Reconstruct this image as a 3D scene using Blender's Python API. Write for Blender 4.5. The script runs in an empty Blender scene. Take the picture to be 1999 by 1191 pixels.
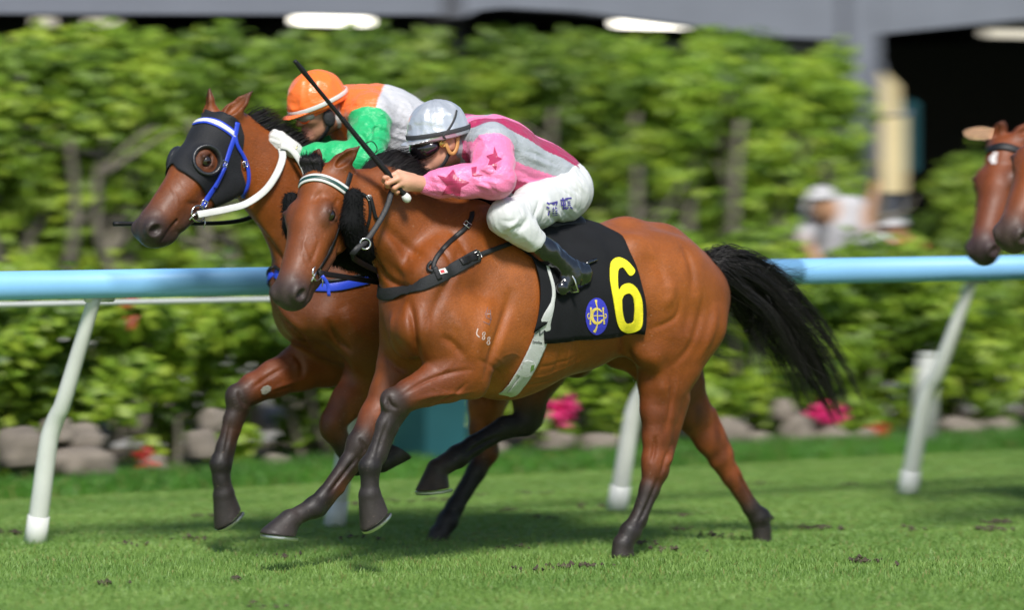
import bpy, bmesh, math, random
import numpy as np
import openvdb
from mathutils import Vector, Matrix, geometry
from mathutils.bvhtree import BVHTree

# ------------------------------------------------------------------ camera, sky, sun, exposure
scene = bpy.context.scene
PW, PH = 1999.0, 1191.0          # photograph size
FOC = 8330.0                     # focal length in photograph pixels (about 150 mm on full frame)
YAW = math.radians(34.1)         # the running rail recedes to the right by this angle
PITCH = math.atan((PH / 2 - 320.0) / FOC)
CAM_H = 1.70
_F = np.array([math.sin(YAW) * math.cos(PITCH), math.cos(YAW) * math.cos(PITCH), -math.sin(PITCH)])
_R = np.array([math.cos(YAW), -math.sin(YAW), 0.0])
_U = np.cross(_R, _F)


def ray_dir(px, py):
    return _F + _R * ((px - PW / 2) / FOC) - _U * ((py - PH / 2) / FOC)


_d0 = ray_dir(1220, 1082)
CAM = -_d0 * (CAM_H / -_d0[2])
CAM[2] = CAM_H


def P(px, py, y=0.0):
    """world point where the sight line of a photograph pixel meets the vertical plane y (parallel to the rail)"""
    d = ray_dir(px, py)
    return CAM + d * ((y - CAM[1]) / d[1])


def PD(px, py, depth):
    return CAM + ray_dir(px, py) * depth


def PG(px, py, z=0.0):
    d = ray_dir(px, py)
    return CAM + d * ((z - CAM[2]) / d[2])


def depth_of(p):
    return float(np.dot(np.asarray(p) - CAM, _F))


def px_of(p):
    q = np.asarray(p) - CAM
    z = q @ _F
    return np.stack([PW / 2 + FOC * (q @ _R) / z, PH / 2 - FOC * (q @ _U) / z], -1)


cam_data = bpy.data.cameras.new('camera')
cam_data.sensor_width = 36.0
cam_data.lens = FOC / PW * 36.0
cam_data.clip_start = 0.5
cam_data.clip_end = 600.0
cam_data.dof.use_dof = True
cam_data.dof.focus_distance = depth_of(P(860, 420, -0.1))
cam_data.dof.aperture_fstop = 1.6
cam_data.dof.aperture_ratio = 0.4
cam_ob = bpy.data.objects.new('camera', cam_data)
scene.collection.objects.link(cam_ob)
cam_ob.matrix_world = Matrix(((_R[0], _U[0], -_F[0], CAM[0]), (_R[1], _U[1], -_F[1], CAM[1]),
                              (_R[2], _U[2], -_F[2], CAM[2]), (0, 0, 0, 1)))
scene.camera = cam_ob

SUN_EL, SUN_AZ = math.radians(49), math.radians(204)     # azimuth clockwise from +Y
world = bpy.data.worlds.new('World')
scene.world = world
world.use_nodes = True
wn = world.node_tree.nodes
wl = world.node_tree.links
bg = wn['Background']
sky = wn.new('ShaderNodeTexSky')
sky.sky_type = 'NISHITA'
sky.sun_disc = False
sky.sun_elevation = SUN_EL
sky.sun_rotation = SUN_AZ
wl.new(sky.outputs[0], bg.inputs[0])
bg.inputs[1].default_value = 0.11
sun_d = bpy.data.lights.new('sun', 'SUN')
sun_d.energy = 4.0
sun_d.angle = math.radians(12)
sun_d.color = (1.0, 0.965, 0.91)
sun = bpy.data.objects.new('sun', sun_d)
scene.collection.objects.link(sun)
_sd = Vector((math.sin(SUN_AZ) * math.cos(SUN_EL), math.cos(SUN_AZ) * math.cos(SUN_EL), math.sin(SUN_EL)))
sun.rotation_euler = _sd.to_track_quat('Z', 'Y').to_euler()
scene.view_settings.view_transform = 'Standard'
scene.view_settings.look = 'None'
scene.view_settings.gamma = 1.0
scene.view_settings.use_curve_mapping = False
scene.view_settings.exposure = 0.35
scene.render.engine = 'CYCLES'
scene.cycles.use_denoising = True
scene.cycles.max_bounces = 6
rng = np.random.default_rng(7)
random.seed(7)

# ------------------------------------------------------------------ small helpers
ORG = {}


def V3(*a):
    return np.array(a, float)


def nrm(v):
    v = np.asarray(v, float)
    return v / (np.linalg.norm(v) + 1e-12)


def tag(o, label=None, cat=None, group=None, kind=None):
    if label: o['label'] = label
    if cat: o['category'] = cat
    if group: o['group'] = group
    if kind: o['kind'] = kind
    return o


def link(name, me, parent=None, org=None):
    o = bpy.data.objects.new(name, me)
    scene.collection.objects.link(o)
    if parent is not None:
        o.parent = parent
        ORG[o.name] = ORG[parent.name]
    else:
        org = np.zeros(3) if org is None else np.asarray(org, float)
        o.location = org
        ORG[o.name] = org
    return o


def mk(name, verts, faces, mat, parent=None, org=None, smooth=True, col=None):
    """one mesh object; verts in world space; faces an (n,3)/(n,4) array or a list of lists"""
    verts = np.asarray(verts, np.float64).reshape(-1, 3)
    if parent is not None: base = ORG[parent.name]
    elif org is None:
        base = np.array([(verts[:, 0].min() + verts[:, 0].max()) / 2, (verts[:, 1].min() + verts[:, 1].max()) / 2, verts[:, 2].min()])
    else: base = np.asarray(org, float)
    v = verts - base
    me = bpy.data.meshes.new(name)
    if isinstance(faces, np.ndarray):
        n, k = faces.shape
        me.vertices.add(len(v)); me.loops.add(n * k); me.polygons.add(n)
        me.vertices.foreach_set('co', v.astype(np.float32).ravel())
        me.loops.foreach_set('vertex_index', faces.astype(np.int32).ravel())
        me.polygons.foreach_set('loop_start', np.arange(0, n * k, k, dtype=np.int32))
        me.update(calc_edges=True)
    else:
        me.from_pydata(v.tolist(), [], [list(map(int, f)) for f in faces])
        me.update()
    if smooth: me.polygons.foreach_set('use_smooth', np.ones(len(me.polygons), bool))
    if col is not None:
        a = me.color_attributes.new('Col', 'FLOAT_COLOR', 'POINT')
        c = np.ones((len(v), 4), np.float32); c[:, :3] = col
        a.data.foreach_set('color', c.ravel())
    if mat is not None: me.materials.append(mat)
    return link(name, me, parent, base)


def empty(name, org):
    o = bpy.data.objects.new(name, None)
    scene.collection.objects.link(o)
    o.location = org
    ORG[o.name] = np.asarray(org, float)
    return o


class MB:
    """collects simple shapes into one mesh"""
    def __init__(s): s.v, s.f, s.c, s.n = [], [], [], 0

    def add(s, v, f, col=None):
        v = np.asarray(v, float).reshape(-1, 3)
        s.v.append(v)
        for q in f: s.f.append([int(i) + s.n for i in q])
        s.c.append(np.tile(np.asarray(col if col is not None else (1, 1, 1), np.float32), (len(v), 1)))
        s.n += len(v)

    def box(s, lo, hi, col=None):
        x0, y0, z0 = lo; x1, y1, z1 = hi
        v = [(x0, y0, z0), (x1, y0, z0), (x1, y1, z0), (x0, y1, z0), (x0, y0, z1), (x1, y0, z1), (x1, y1, z1), (x0, y1, z1)]
        s.add(v, [(0, 3, 2, 1), (4, 5, 6, 7), (0, 1, 5, 4), (1, 2, 6, 5), (2, 3, 7, 6), (3, 0, 4, 7)], col)

    def tube(s, pts, rad, n=10, col=None, cap=True, closed=False, flat=None):
        pts = [np.asarray(p, float) for p in pts]
        m = len(pts)
        rad = [rad] * m if np.isscalar(rad) else rad
        vs = []
        up = None
        for i, p in enumerate(pts):
            t = nrm(pts[(i + 1) % m] - pts[i - 1]) if closed or 0 < i < m - 1 else nrm(pts[min(i + 1, m - 1)] - pts[max(i - 1, 0)])
            if up is None: up = nrm(np.cross(t, V3(0.31, 0.2, 0.93)) + 1e-9)
            up = nrm(up - t * np.dot(up, t))
            b = np.cross(t, up)
            for j in range(n):
                a = 2 * math.pi * j / n
                vs.append(p + rad[i] * (math.cos(a) * up + math.sin(a) * b))
        fs = []
        for i in range(m if closed else m - 1):
            k = (i + 1) % m
            for j in range(n):
                fs.append((i * n + j, i * n + (j + 1) % n, k * n + (j + 1) % n, k * n + j))
        if cap and not closed:
            fs.append(tuple(range(n))[::-1]); fs.append(tuple(range((m - 1) * n, m * n)))
        s.add(vs, fs, col)

    def prism(s, poly, ext, col=None):
        """poly: 3D points of a planar outline, ext: extrusion vector"""
        poly = np.asarray(poly, float); n = len(poly)
        v = np.vstack([poly, poly + np.asarray(ext, float)])
        f = [tuple(range(n))[::-1], tuple(range(n, 2 * n))] + [(i, (i + 1) % n, n + (i + 1) % n, n + i) for i in range(n)]
        s.add(v, f, col)

    def build(s, name, mat, parent=None, org=None, smooth=False, color=False):
        return mk(name, np.vstack(s.v), s.f, mat, parent, org, smooth, np.vstack(s.c) if color else None)


def catmull(pts, n):
    """n points spread evenly along a Catmull-Rom curve through pts (any dimension)"""
    p = np.asarray(pts, float)
    if len(p) == 2:
        t = np.linspace(0, 1, n)[:, None]
        return p[0] * (1 - t) + p[1] * t
    q = np.vstack([2 * p[0] - p[1], p, 2 * p[-1] - p[-2]])
    out = []
    for i in range(1, len(q) - 2):
        t = np.linspace(0, 1, 24, endpoint=False)[:, None]
        a, b, c, d = q[i - 1], q[i], q[i + 1], q[i + 2]
        out.append(0.5 * (2 * b + (c - a) * t + (2 * a - 5 * b + 4 * c - d) * t ** 2 + (3 * b - a - 3 * c + d) * t ** 3))
    out = np.vstack(out + [p[-1:]])
    L = np.concatenate([[0], np.cumsum(np.linalg.norm(np.diff(out, axis=0), axis=1))])
    s = np.linspace(0, L[-1], n)
    return np.stack([np.interp(s, L, out[:, k]) for k in range(out.shape[1])], -1)


def _hash(ix, iy, iz, seed):
    h = (ix.astype(np.int64) * 374761393 + iy.astype(np.int64) * 668265263 + iz.astype(np.int64) * 2147483647 + seed * 974711) & 0x7fffffff
    h = (h ^ (h >> 13)) * 1274126177 & 0x7fffffff
    return ((h ^ (h >> 16)) & 0xffff) / 32767.5 - 1.0


def vnoise(p, seed=0):
    """value noise in [-1, 1] at points (n, 3)"""
    i = np.floor(p).astype(np.int64); f = p - i
    f = f * f * f * (f * (f * 6 - 15) + 10)
    r = 0
    for dx in (0, 1):
        for dy in (0, 1):
            for dz in (0, 1):
                w = (f[:, 0] if dx else 1 - f[:, 0]) * (f[:, 1] if dy else 1 - f[:, 1]) * (f[:, 2] if dz else 1 - f[:, 2])
                r = r + w * _hash(i[:, 0] + dx, i[:, 1] + dy, i[:, 2] + dz, seed)
    return r


# ------------------------------------------------------------------ materials
def mat_new(name):
    m = bpy.data.materials.new(name); m.use_nodes = True
    nt = m.node_tree
    return m, nt, nt.nodes, nt.links, nt.nodes['Principled BSDF']


def mat(name, color, rough=0.5, metal=0.0, bump=0.0, bscale=60.0, vary=0.0, vscale=8.0, coat=0.0, spec=0.5, emit=None, estr=0.0, attr=False, sheen=0.0, aniso=None, bdist=0.01):
    """general procedural material: optional vertex colour, colour variation by noise, fine bump"""
    m, nt, N, L, b = mat_new(name)
    b.inputs['Roughness'].default_value = rough
    b.inputs['Metallic'].default_value = metal
    b.inputs['Coat Weight'].default_value = coat
    b.inputs['Coat Roughness'].default_value = 0.15
    b.inputs['Specular IOR Level'].default_value = spec
    b.inputs['Sheen Weight'].default_value = sheen
    tc = N.new('ShaderNodeTexCoord')
    if attr:
        a = N.new('ShaderNodeAttribute'); a.attribute_name = 'Col'; src = a.outputs['Color']
    else:
        r = N.new('ShaderNodeRGB'); r.outputs[0].default_value = (*color, 1); src = r.outputs[0]
    vec = tc.outputs['Object']
    if aniso:
        mp = N.new('ShaderNodeMapping'); mp.inputs['Scale'].default_value = aniso
        L.new(vec, mp.inputs[0]); vec = mp.outputs[0]
    if vary:
        n1 = N.new('ShaderNodeTexNoise'); n1.inputs['Scale'].default_value = vscale; n1.inputs['Detail'].default_value = 6
        L.new(vec, n1.inputs['Vector'])
        mr = N.new('ShaderNodeMapRange'); mr.inputs[1].default_value = 0.3; mr.inputs[2].default_value = 0.7
        mr.inputs[3].default_value = 1 - vary; mr.inputs[4].default_value = 1 + vary
        L.new(n1.outputs['Fac'], mr.inputs[0])
        vm = N.new('ShaderNodeVectorMath'); vm.operation = 'SCALE'
        L.new(src, vm.inputs[0]); L.new(mr.outputs[0], vm.inputs['Scale']); src = vm.outputs[0]
    L.new(src, b.inputs['Base Color'])
    if bump:
        n2 = N.new('ShaderNodeTexNoise'); n2.inputs['Scale'].default_value = bscale; n2.inputs['Detail'].default_value = 5
        L.new(vec, n2.inputs['Vector'])
        bp = N.new('ShaderNodeBump'); bp.inputs['Strength'].default_value = bump; bp.inputs['Distance'].default_value = bdist
        L.new(n2.outputs['Fac'], bp.inputs['Height']); L.new(bp.outputs[0], b.inputs['Normal'])
    if emit:
        b.inputs['Emission Color'].default_value = (*emit, 1); b.inputs['Emission Strength'].default_value = estr
    return m


def leaf_mat(name, trans=0.35, rough=0.45):
    m, nt, N, L, b = mat_new(name)
    a = N.new('ShaderNodeAttribute'); a.attribute_name = 'Col'
    b.inputs['Roughness'].default_value = rough
    L.new(a.outputs['Color'], b.inputs['Base Color'])
    t = N.new('ShaderNodeBsdfTranslucent'); L.new(a.outputs['Color'], t.inputs['Color'])
    mx = N.new('ShaderNodeMixShader'); mx.inputs[0].default_value = trans
    L.new(b.outputs[0], mx.inputs[1]); L.new(t.outputs[0], mx.inputs[2])
    L.new(mx.outputs[0], N['Material Output'].inputs['Surface'])
    return m


# ------------------------------------------------------------------ implicit-surface modelling
class Prim:
    """a round cone (kind cap) or an ellipsoid (kind ell); lat squeezes it along n"""
    def __init__(s, kind, op, k, ca, cb, **kw):
        s.kind, s.op, s.k, s.ca, s.cb = kind, op, k, ca, cb
        s.__dict__.update(kw)
        if kind == 'cap':
            m = max(s.ra, s.rb) * max(1.0, s.la, s.lb)
            s.lo = np.minimum(s.a, s.b) - m; s.hi = np.maximum(s.a, s.b) + m
        elif kind == 'ell':
            e = np.abs(s.M.T) @ s.r
            s.lo = s.c - e; s.hi = s.c + e
        else:
            s.lo = s.c - s.R; s.hi = s.c + s.R

    def dist(s, X, Y, Z, want_t=False):
        t = None
        if s.kind == 'cap':
            ba = s.b - s.a; bb = max(float(ba @ ba), 1e-12)
            qx, qy, qz = X - s.a[0], Y - s.a[1], Z - s.a[2]
            t = np.clip((qx * ba[0] + qy * ba[1] + qz * ba[2]) / bb, 0, 1)
            qx, qy, qz = qx - t * ba[0], qy - t * ba[1], qz - t * ba[2]
            r = s.ra + (s.rb - s.ra) * t
            if s.la != 1 or s.lb != 1:
                n = s.n
                qn = qx * n[0] + qy * n[1] + qz * n[2]
                lt = s.la + (s.lb - s.la) * t
                rest = np.maximum(qx * qx + qy * qy + qz * qz - qn * qn, 0)
                qs = qn / lt
                ln = np.sqrt(rest + qs * qs) + 1e-9
                vn2 = (qs / ln) ** 2
                d = (ln - r) / np.sqrt(1 - vn2 + vn2 / (lt * lt))
            else:
                d = np.sqrt(qx * qx + qy * qy + qz * qz) - r
        elif s.kind == 'ell':
            qx, qy, qz = X - s.c[0], Y - s.c[1], Z - s.c[2]
            k0 = 0; k1 = 0
            for i in range(3):
                a = s.M[i]; u = (qx * a[0] + qy * a[1] + qz * a[2]) / s.r[i]
                k0 = k0 + u * u; k1 = k1 + (u / s.r[i]) ** 2
            k0 = np.sqrt(k0); k1 = np.sqrt(k1) + 1e-9
            d = k0 * (k0 - 1) / k1
        else:
            d = (X - s.c[0]) * s.m[0] + (Y - s.c[1]) * s.m[1] + (Z - s.c[2]) * s.m[2]
        return (d, t) if want_t else d


def frame_from(ax, up=(0, 0, 1)):
    """rows: ax, side, third"""
    a = nrm(ax); u = np.asarray(up, float)
    sd = np.cross(u, a)
    sd = nrm(sd) if np.linalg.norm(sd) > 1e-6 else V3(1, 0, 0)
    return np.stack([a, sd, np.cross(a, sd)])


class Body:
    def __init__(s):
        s.groups = []; s.cur = None
        s.n = V3(0, -1, 0)

    def group(s, k=0.03):
        s.cur = []; s.groups.append((s.cur, k)); return s

    def cap(s, a, ra, b, rb, lat=1.0, latb=None, k=0.03, col=None, colb=None, n=None, op='add'):
        s.cur.append(Prim('cap', op, k, col, colb if colb is not None else col, a=np.asarray(a, float), b=np.asarray(b, float), ra=ra, rb=rb,
                          la=lat, lb=lat if latb is None else latb, n=np.asarray(s.n if n is None else n, float)))
        return s

    def chain(s, pts, k=0.03, col=None, n=None, lat=1.0):
        """pts: list of (point, radius[, lat[, col]])"""
        pp = [(p + (lat, col)[len(p) - 2:]) if len(p) < 4 else p for p in pts]
        for (a, ra, la, c1), (b, rb, lb, c2) in zip(pp[:-1], pp[1:]):
            s.cap(a, ra, b, rb, la, lb, k, c1, c2, n)
        return s

    def ell(s, c, r, M=None, k=0.03, col=None, op='add'):
        s.cur.append(Prim('ell', op, k, col, col, c=np.asarray(c, float), r=np.asarray(r, float), M=np.eye(3) if M is None else np.asarray(M, float)))
        return s

    def cut(s, c, m, R=0.12, k=0.004):
        """removes the side the normal m points to, within R of c"""
        s.cur.append(Prim('cut', 'cut', k, None, None, c=np.asarray(c, float), m=nrm(m), R=R))
        return s

    def mesh(s, h, smooth=2, cs=0.02, default=(0.2, 0.07, 0.02)):
        allp = [p for g, _ in s.groups for p in g if p.op == 'add']
        lo = np.min([p.lo for p in allp], 0) - 0.05; hi = np.max([p.hi for p in allp], 0) + 0.05
        n = np.ceil((hi - lo) / h).astype(int) + 1
        BIG = 0.12
        F = np.full(n, BIG, np.float32)
        ax = [(lo[i] + h * np.arange(n[i])).astype(np.float32) for i in range(3)]

        def span(a, b):
            i0 = np.maximum(np.floor((a - lo) / h).astype(int), 0); i1 = np.minimum(np.ceil((b - lo) / h).astype(int) + 1, n)
            return i0, i1
        for g, kg in s.groups:
            adds = [p for p in g if p.op == 'add']
            glo = np.min([p.lo for p in adds], 0) - 0.06; ghi = np.max([p.hi for p in adds], 0) + 0.06
            g0, g1 = span(glo, ghi)
            G = np.full(g1 - g0, BIG, np.float32)
            for p in g:
                m = max(p.k, 4 * h)
                i0, i1 = span(p.lo - m, p.hi + m)
                i0 = np.maximum(i0, g0); i1 = np.minimum(i1, g1)
                if np.any(i1 <= i0): continue
                X = ax[0][i0[0]:i1[0], None, None]; Y = ax[1][None, i0[1]:i1[1], None]; Z = ax[2][None, None, i0[2]:i1[2]]
                d = p.dist(X, Y, Z)
                sl = tuple(slice(i0[i] - g0[i], i1[i] - g0[i]) for i in range(3))
                A = G[sl]
                if p.op == 'add':
                    hh = np.maximum(p.k - np.abs(A - d), 0) / p.k
                    G[sl] = np.minimum(A, d) - hh * hh * p.k * 0.25
                elif p.op == 'sub':
                    d = -d
                    hh = np.maximum(p.k - np.abs(A - d), 0) / p.k
                    G[sl] = np.maximum(A, d) + hh * hh * p.k * 0.25
                else:
                    near = (X - p.c[0]) ** 2 + (Y - p.c[1]) ** 2 + (Z - p.c[2]) ** 2 < p.R ** 2
                    G[sl] = np.where(near, np.maximum(A, d), A)
            sl = tuple(slice(g0[i], g1[i]) for i in range(3))
            A = F[sl]
            hh = np.maximum(kg - np.abs(A - G), 0) / kg
            F[sl] = np.minimum(A, G) - hh * hh * kg * 0.25
        grid = openvdb.FloatGrid(BIG)
        grid.copyFromArray(F)
        pts, quads = grid.convertToQuads(isovalue=0.0)
        v = np.asarray(pts, np.float64) * h + lo
        q = np.asarray(quads, np.int64)
        t = v - v.mean(0)
        if np.einsum('ij,ij->i', t[q[:, 0]], np.cross(t[q[:, 1]], t[q[:, 2]])).sum() < 0: q = q[:, ::-1]
        # keep the largest connected piece(s) as they are; relax the voxel steps
        v = relax(v, q, smooth)
        if len(allp) and any(p.ca is not None for p in allp):
            X, Y, Z = v[:, 0].astype(np.float32), v[:, 1].astype(np.float32), v[:, 2].astype(np.float32)
            best = np.full(len(v), 0.3, np.float32)
            cp = [p for g, _ in s.groups for p in g if p.op in ('add', 'sub') and p.ca is not None]
            store = []
            for p in cp:
                idx = np.nonzero(np.all((v > p.lo - 0.08) & (v < p.hi + 0.08), 1))[0]
                d, t = p.dist(X[idx], Y[idx], Z[idx], True)
                if p.op == 'sub': d = np.abs(d)
                d = np.maximum(d, -0.03 if p.op == 'add' else 0)
                store.append((idx, d, t)); best[idx] = np.minimum(best[idx], d)
            num = np.zeros((len(v), 3)); den = np.full(len(v), 1e-9)
            for p, (idx, d, t) in zip(cp, store):
                w = np.exp(-(d - best[idx]) / cs)
                ca, cb = np.asarray(p.ca, float), np.asarray(p.cb, float)
                c = ca if t is None else ca + (cb - ca) * t[:, None]
                num[idx] += w[:, None] * c; den[idx] += w
            col = num / den[:, None]
            col[den < 1e-6] = default
        else:
            col = np.tile(np.asarray(default, float), (len(v), 1))
        return v, q, col


def relax(v, q, it, lam=0.5, mu=-0.52):
    if it <= 0: return v
    e = np.vstack([q[:, [0, 1]], q[:, [1, 2]], q[:, [2, 3]], q[:, [3, 0]]])
    n = len(v)
    deg = np.bincount(e[:, 0], minlength=n) + np.bincount(e[:, 1], minlength=n) + 1e-9
    for _ in range(it):
        for f in (lam, mu):
            s = np.stack([np.bincount(e[:, 0], v[e[:, 1], k], n) + np.bincount(e[:, 1], v[e[:, 0], k], n) for k in range(3)], -1) / deg[:, None]
            v = v + f * (s - v) * (deg[:, None] > 1)
    return v


def normals(v, q):
    a = v[q[:, 0]] - v[q[:, 2]]; b = v[q[:, 1]] - v[q[:, 3]]
    fn = np.cross(a, b)
    n = np.stack([sum(np.bincount(q[:, j], fn[:, k], len(v)) for j in range(q.shape[1])) for k in range(3)], -1)
    return n / (np.linalg.norm(n, axis=1)[:, None] + 1e-12)


def bvh_of(v, q):
    return BVHTree.FromPolygons(v.tolist(), q.tolist(), all_triangles=False)


def seg_dist(v, path):
    d = np.full(len(v), 9.0); tt = np.zeros(len(v)); n = len(path) - 1
    for i in range(n):
        a, b = path[i], path[i + 1]; ba = b - a
        t = np.clip(((v - a) @ ba) / max(ba @ ba, 1e-12), 0, 1)
        e = np.linalg.norm(v - a - t[:, None] * ba, axis=1)
        better = e < d
        d[better] = e[better]; tt[better] = (i + t[better]) / n
    return d, tt


def sculpt(v, q, strokes):
    """strokes: (3D path on the surface, width, height); raises (or sinks) the surface along the path, fading at its ends"""
    for path, w, amp in strokes:
        path = np.asarray(path, float)
        box = np.all((v > path.min(0) - 3 * w) & (v < path.max(0) + 3 * w), 1)
        idx = np.nonzero(box)[0]
        if not len(idx): continue
        nn = normals(v, q)
        d, t = seg_dist(v[idx], path)
        fall = np.exp(-(d / w) ** 2) * np.clip(np.minimum(t, 1 - t) * 3.2, 0, 1) ** .8
        v[idx] += nn[idx] * (amp * fall)[:, None]
    return v


class Surf:
    """a finished surface that things can be laid on"""
    def __init__(s, v, q): s.bvh = bvh_of(v, q); s.v = v; s.q = q

    def hit(s, px, py):
        d = nrm(ray_dir(px, py))
        loc, n, i, dist = s.bvh.ray_cast(Vector(CAM), Vector(d))
        if loc is None:
            d0 = depth_of(s.v.mean(0))
            loc, n, i, dist = s.bvh.find_nearest(Vector(PD(px, py, d0)))
        n = np.array(n)
        return np.array(loc), (-n if n @ d > 0 else n)

    def near(s, p):
        loc, n, i, dist = s.bvh.find_nearest(Vector(p))
        return np.array(loc), np.array(n)

    def loose(s, pix, n, gap, it=6):
        """a strap that hangs in front of the surface: follows its nearest points, smoothed"""
        c = catmull(pix, n)
        d = np.array([depth_of(s.hit(*p)[0]) for p in c])
        for _ in range(it): d[1:-1] = np.minimum(d[1:-1], .25 * d[:-2] + .5 * d[1:-1] + .25 * d[2:])
        for _ in range(3): d[1:-1] = .25 * d[:-2] + .5 * d[1:-1] + .25 * d[2:]
        return np.array([PD(p[0], p[1], k - gap) for p, k in zip(c, d)])

    def path(s, pix, n=24, lift=0.0):
        c = catmull(pix, n)
        h = [s.hit(*p) for p in c]
        return np.array([a + b * lift for a, b in h]), np.array([b for a, b in h])


def smooth_path(p, it=2):
    p = np.array(p, float)
    for _ in range(it):
        p[1:-1] = 0.25 * p[:-2] + 0.5 * p[1:-1] + 0.25 * p[2:]
    return p


def ribbon(mb, pts, nor, width, thick, closed=False, col=None):
    """a strap of rectangular section with rounded look: pts the middle of its underside"""
    pts = np.asarray(pts, float); nor = np.asarray(nor, float)
    m = len(pts); w = np.full(m, width) if np.isscalar(width) else np.asarray(width, float)
    vs = []
    for i in range(m):
        t = nrm(pts[(i + 1) % m] - pts[i - 1]) if closed or 0 < i < m - 1 else nrm(pts[min(i + 1, m - 1)] - pts[max(i - 1, 0)])
        n = nrm(nor[i] - t * np.dot(nor[i], t)); b = np.cross(t, n)
        h = w[i] / 2
        for (x, y) in ((-1, 0), (1, 0), (1, .6), (.8, 1), (-.8, 1), (-1, .6)):
            vs.append(pts[i] + b * (x * h) + n * (y * thick))
    fs = []
    for i in range(m if closed else m - 1):
        k = (i + 1) % m
        for j in range(6): fs.append((i * 6 + j, i * 6 + (j + 1) % 6, k * 6 + (j + 1) % 6, k * 6 + j))
    if not closed: fs += [tuple(range(6))[::-1], tuple(range((m - 1) * 6, m * 6))]
    mb.add(vs, fs, col)


def fill2d(loops, step):
    """triangulates a 2D region (outer loop, then holes) with inner points"""
    pts, edges = [], []
    for lp in loops:
        lp = np.asarray(lp, float); dense = []
        for i in range(len(lp)):
            a, b = lp[i], lp[(i + 1) % len(lp)]
            k = max(1, int(np.linalg.norm(b - a) / step))
            for j in range(k): dense.append(a + (b - a) * j / k)
        o = len(pts); pts += dense
        edges += [(o + i, o + (i + 1) % len(dense)) for i in range(len(dense))]
    allp = np.array(pts)
    lo, hi = allp.min(0), allp.max(0)
    outer = np.array(pts)
    for x in np.arange(lo[0] + step / 2, hi[0], step):
        for y in np.arange(lo[1] + step / 2, hi[1], step):
            if np.min(np.abs(outer - (x, y)).sum(1)) > step * 0.6: pts.append(np.array((x, y)))
    r = geometry.delaunay_2d_cdt([Vector(p) for p in pts], edges, [], 0, 1e-4)
    vv = np.array([(p.x, p.y) for p in r[0]]); ff = [list(f) for f in r[2]]
    cen = np.array([vv[f].mean(0) for f in ff])
    inside = np.zeros(len(ff), int)
    for lp in loops:
        lp = np.asarray(lp, float); a, b = lp, np.roll(lp, -1, 0)
        for (x0, y0), (x1, y1) in zip(a, b):
            if y0 != y1: inside += ((y0 > cen[:, 1]) != (y1 > cen[:, 1])) & (cen[:, 0] < x0 + (cen[:, 1] - y0) * (x1 - x0) / (y1 - y0))
    return vv, [f for f, k in zip(ff, inside) if k % 2]


def drape(name, loops, surf, lift, thick, material, parent, step=6.0, col=None, smooth=True):
    """lays a flat outline given in photograph pixels on a surface as a thin solid piece"""
    p2, f = fill2d(loops, step)
    return drape_mesh(name, p2, f, surf, lift, thick, material, parent, smooth)


def drape_mesh(name, p2, f, surf, lift, thick, material, parent, smooth=True, org=None):
    hits = [surf.hit(*p) for p in p2]
    base = np.array([h[0] for h in hits]); nn = np.array([h[1] for h in hits])
    top = base + nn * (lift + thick); bot = base + nn * lift
    n = len(p2)
    cnt = {}
    for t in f:
        for i in range(len(t)):
            a, b = t[i], t[(i + 1) % len(t)]
            cnt[(a, b)] = 1
    # which way round do the triangles face
    t = f[len(f) // 2]
    fn = np.cross(top[t[1]] - top[t[0]], top[t[2]] - top[t[0]])
    flip = np.dot(fn, nn[t[0]]) < 0
    F = []
    for t in f:
        t = list(t)
        F.append(t[::-1] if flip else t)
        F.append([i + n for i in (t if flip else t[::-1])])
    for (a, b) in cnt:
        if (b, a) not in cnt: F.append([a, b, b + n, a + n] if flip else [b, a, a + n, b + n])
    return mk(name, np.vstack([top, bot]), F, material, parent, org, smooth=False)
# ------------------------------------------------------------------ turf
def turf_material():
    m, nt, N, L, b = mat_new('turf')
    tc = N.new('ShaderNodeTexCoord')
    mp = N.new('ShaderNodeMapping'); mp.inputs['Scale'].default_value = (.35, 1.0, 1); L.new(tc.outputs['Object'], mp.inputs[0])
    a = N.new('ShaderNodeTexNoise'); a.inputs['Scale'].default_value = 2.2; a.inputs['Detail'].default_value = 7; a.inputs['Roughness'].default_value = .6; L.new(mp.outputs[0], a.inputs['Vector'])
    c = N.new('ShaderNodeTexNoise'); c.inputs['Scale'].default_value = 60; c.inputs['Detail'].default_value = 5; L.new(tc.outputs['Object'], c.inputs['Vector'])
    r = N.new('ShaderNodeValToRGB'); r.color_ramp.elements[0].position = .3; r.color_ramp.elements[0].color = (.095, .19, .026, 1); r.color_ramp.elements[1].position = .72; r.color_ramp.elements[1].color = (.18, .30, .055, 1)
    L.new(a.outputs['Fac'], r.inputs[0])
    mr = N.new('ShaderNodeMapRange'); mr.inputs[1].default_value = .25; mr.inputs[2].default_value = .75; mr.inputs[3].default_value = .6; mr.inputs[4].default_value = 1.35; L.new(c.outputs['Fac'], mr.inputs[0])
    vm = N.new('ShaderNodeVectorMath'); vm.operation = 'SCALE'; L.new(r.outputs[0], vm.inputs[0]); L.new(mr.outputs[0], vm.inputs['Scale']); L.new(vm.outputs[0], b.inputs['Base Color'])
    b.inputs['Roughness'].default_value = .8
    bp = N.new('ShaderNodeBump'); bp.inputs['Strength'].default_value = .6; bp.inputs['Distance'].default_value = .02; L.new(c.outputs['Fac'], bp.inputs['Height']); L.new(bp.outputs[0], b.inputs['Normal'])
    return m


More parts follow.
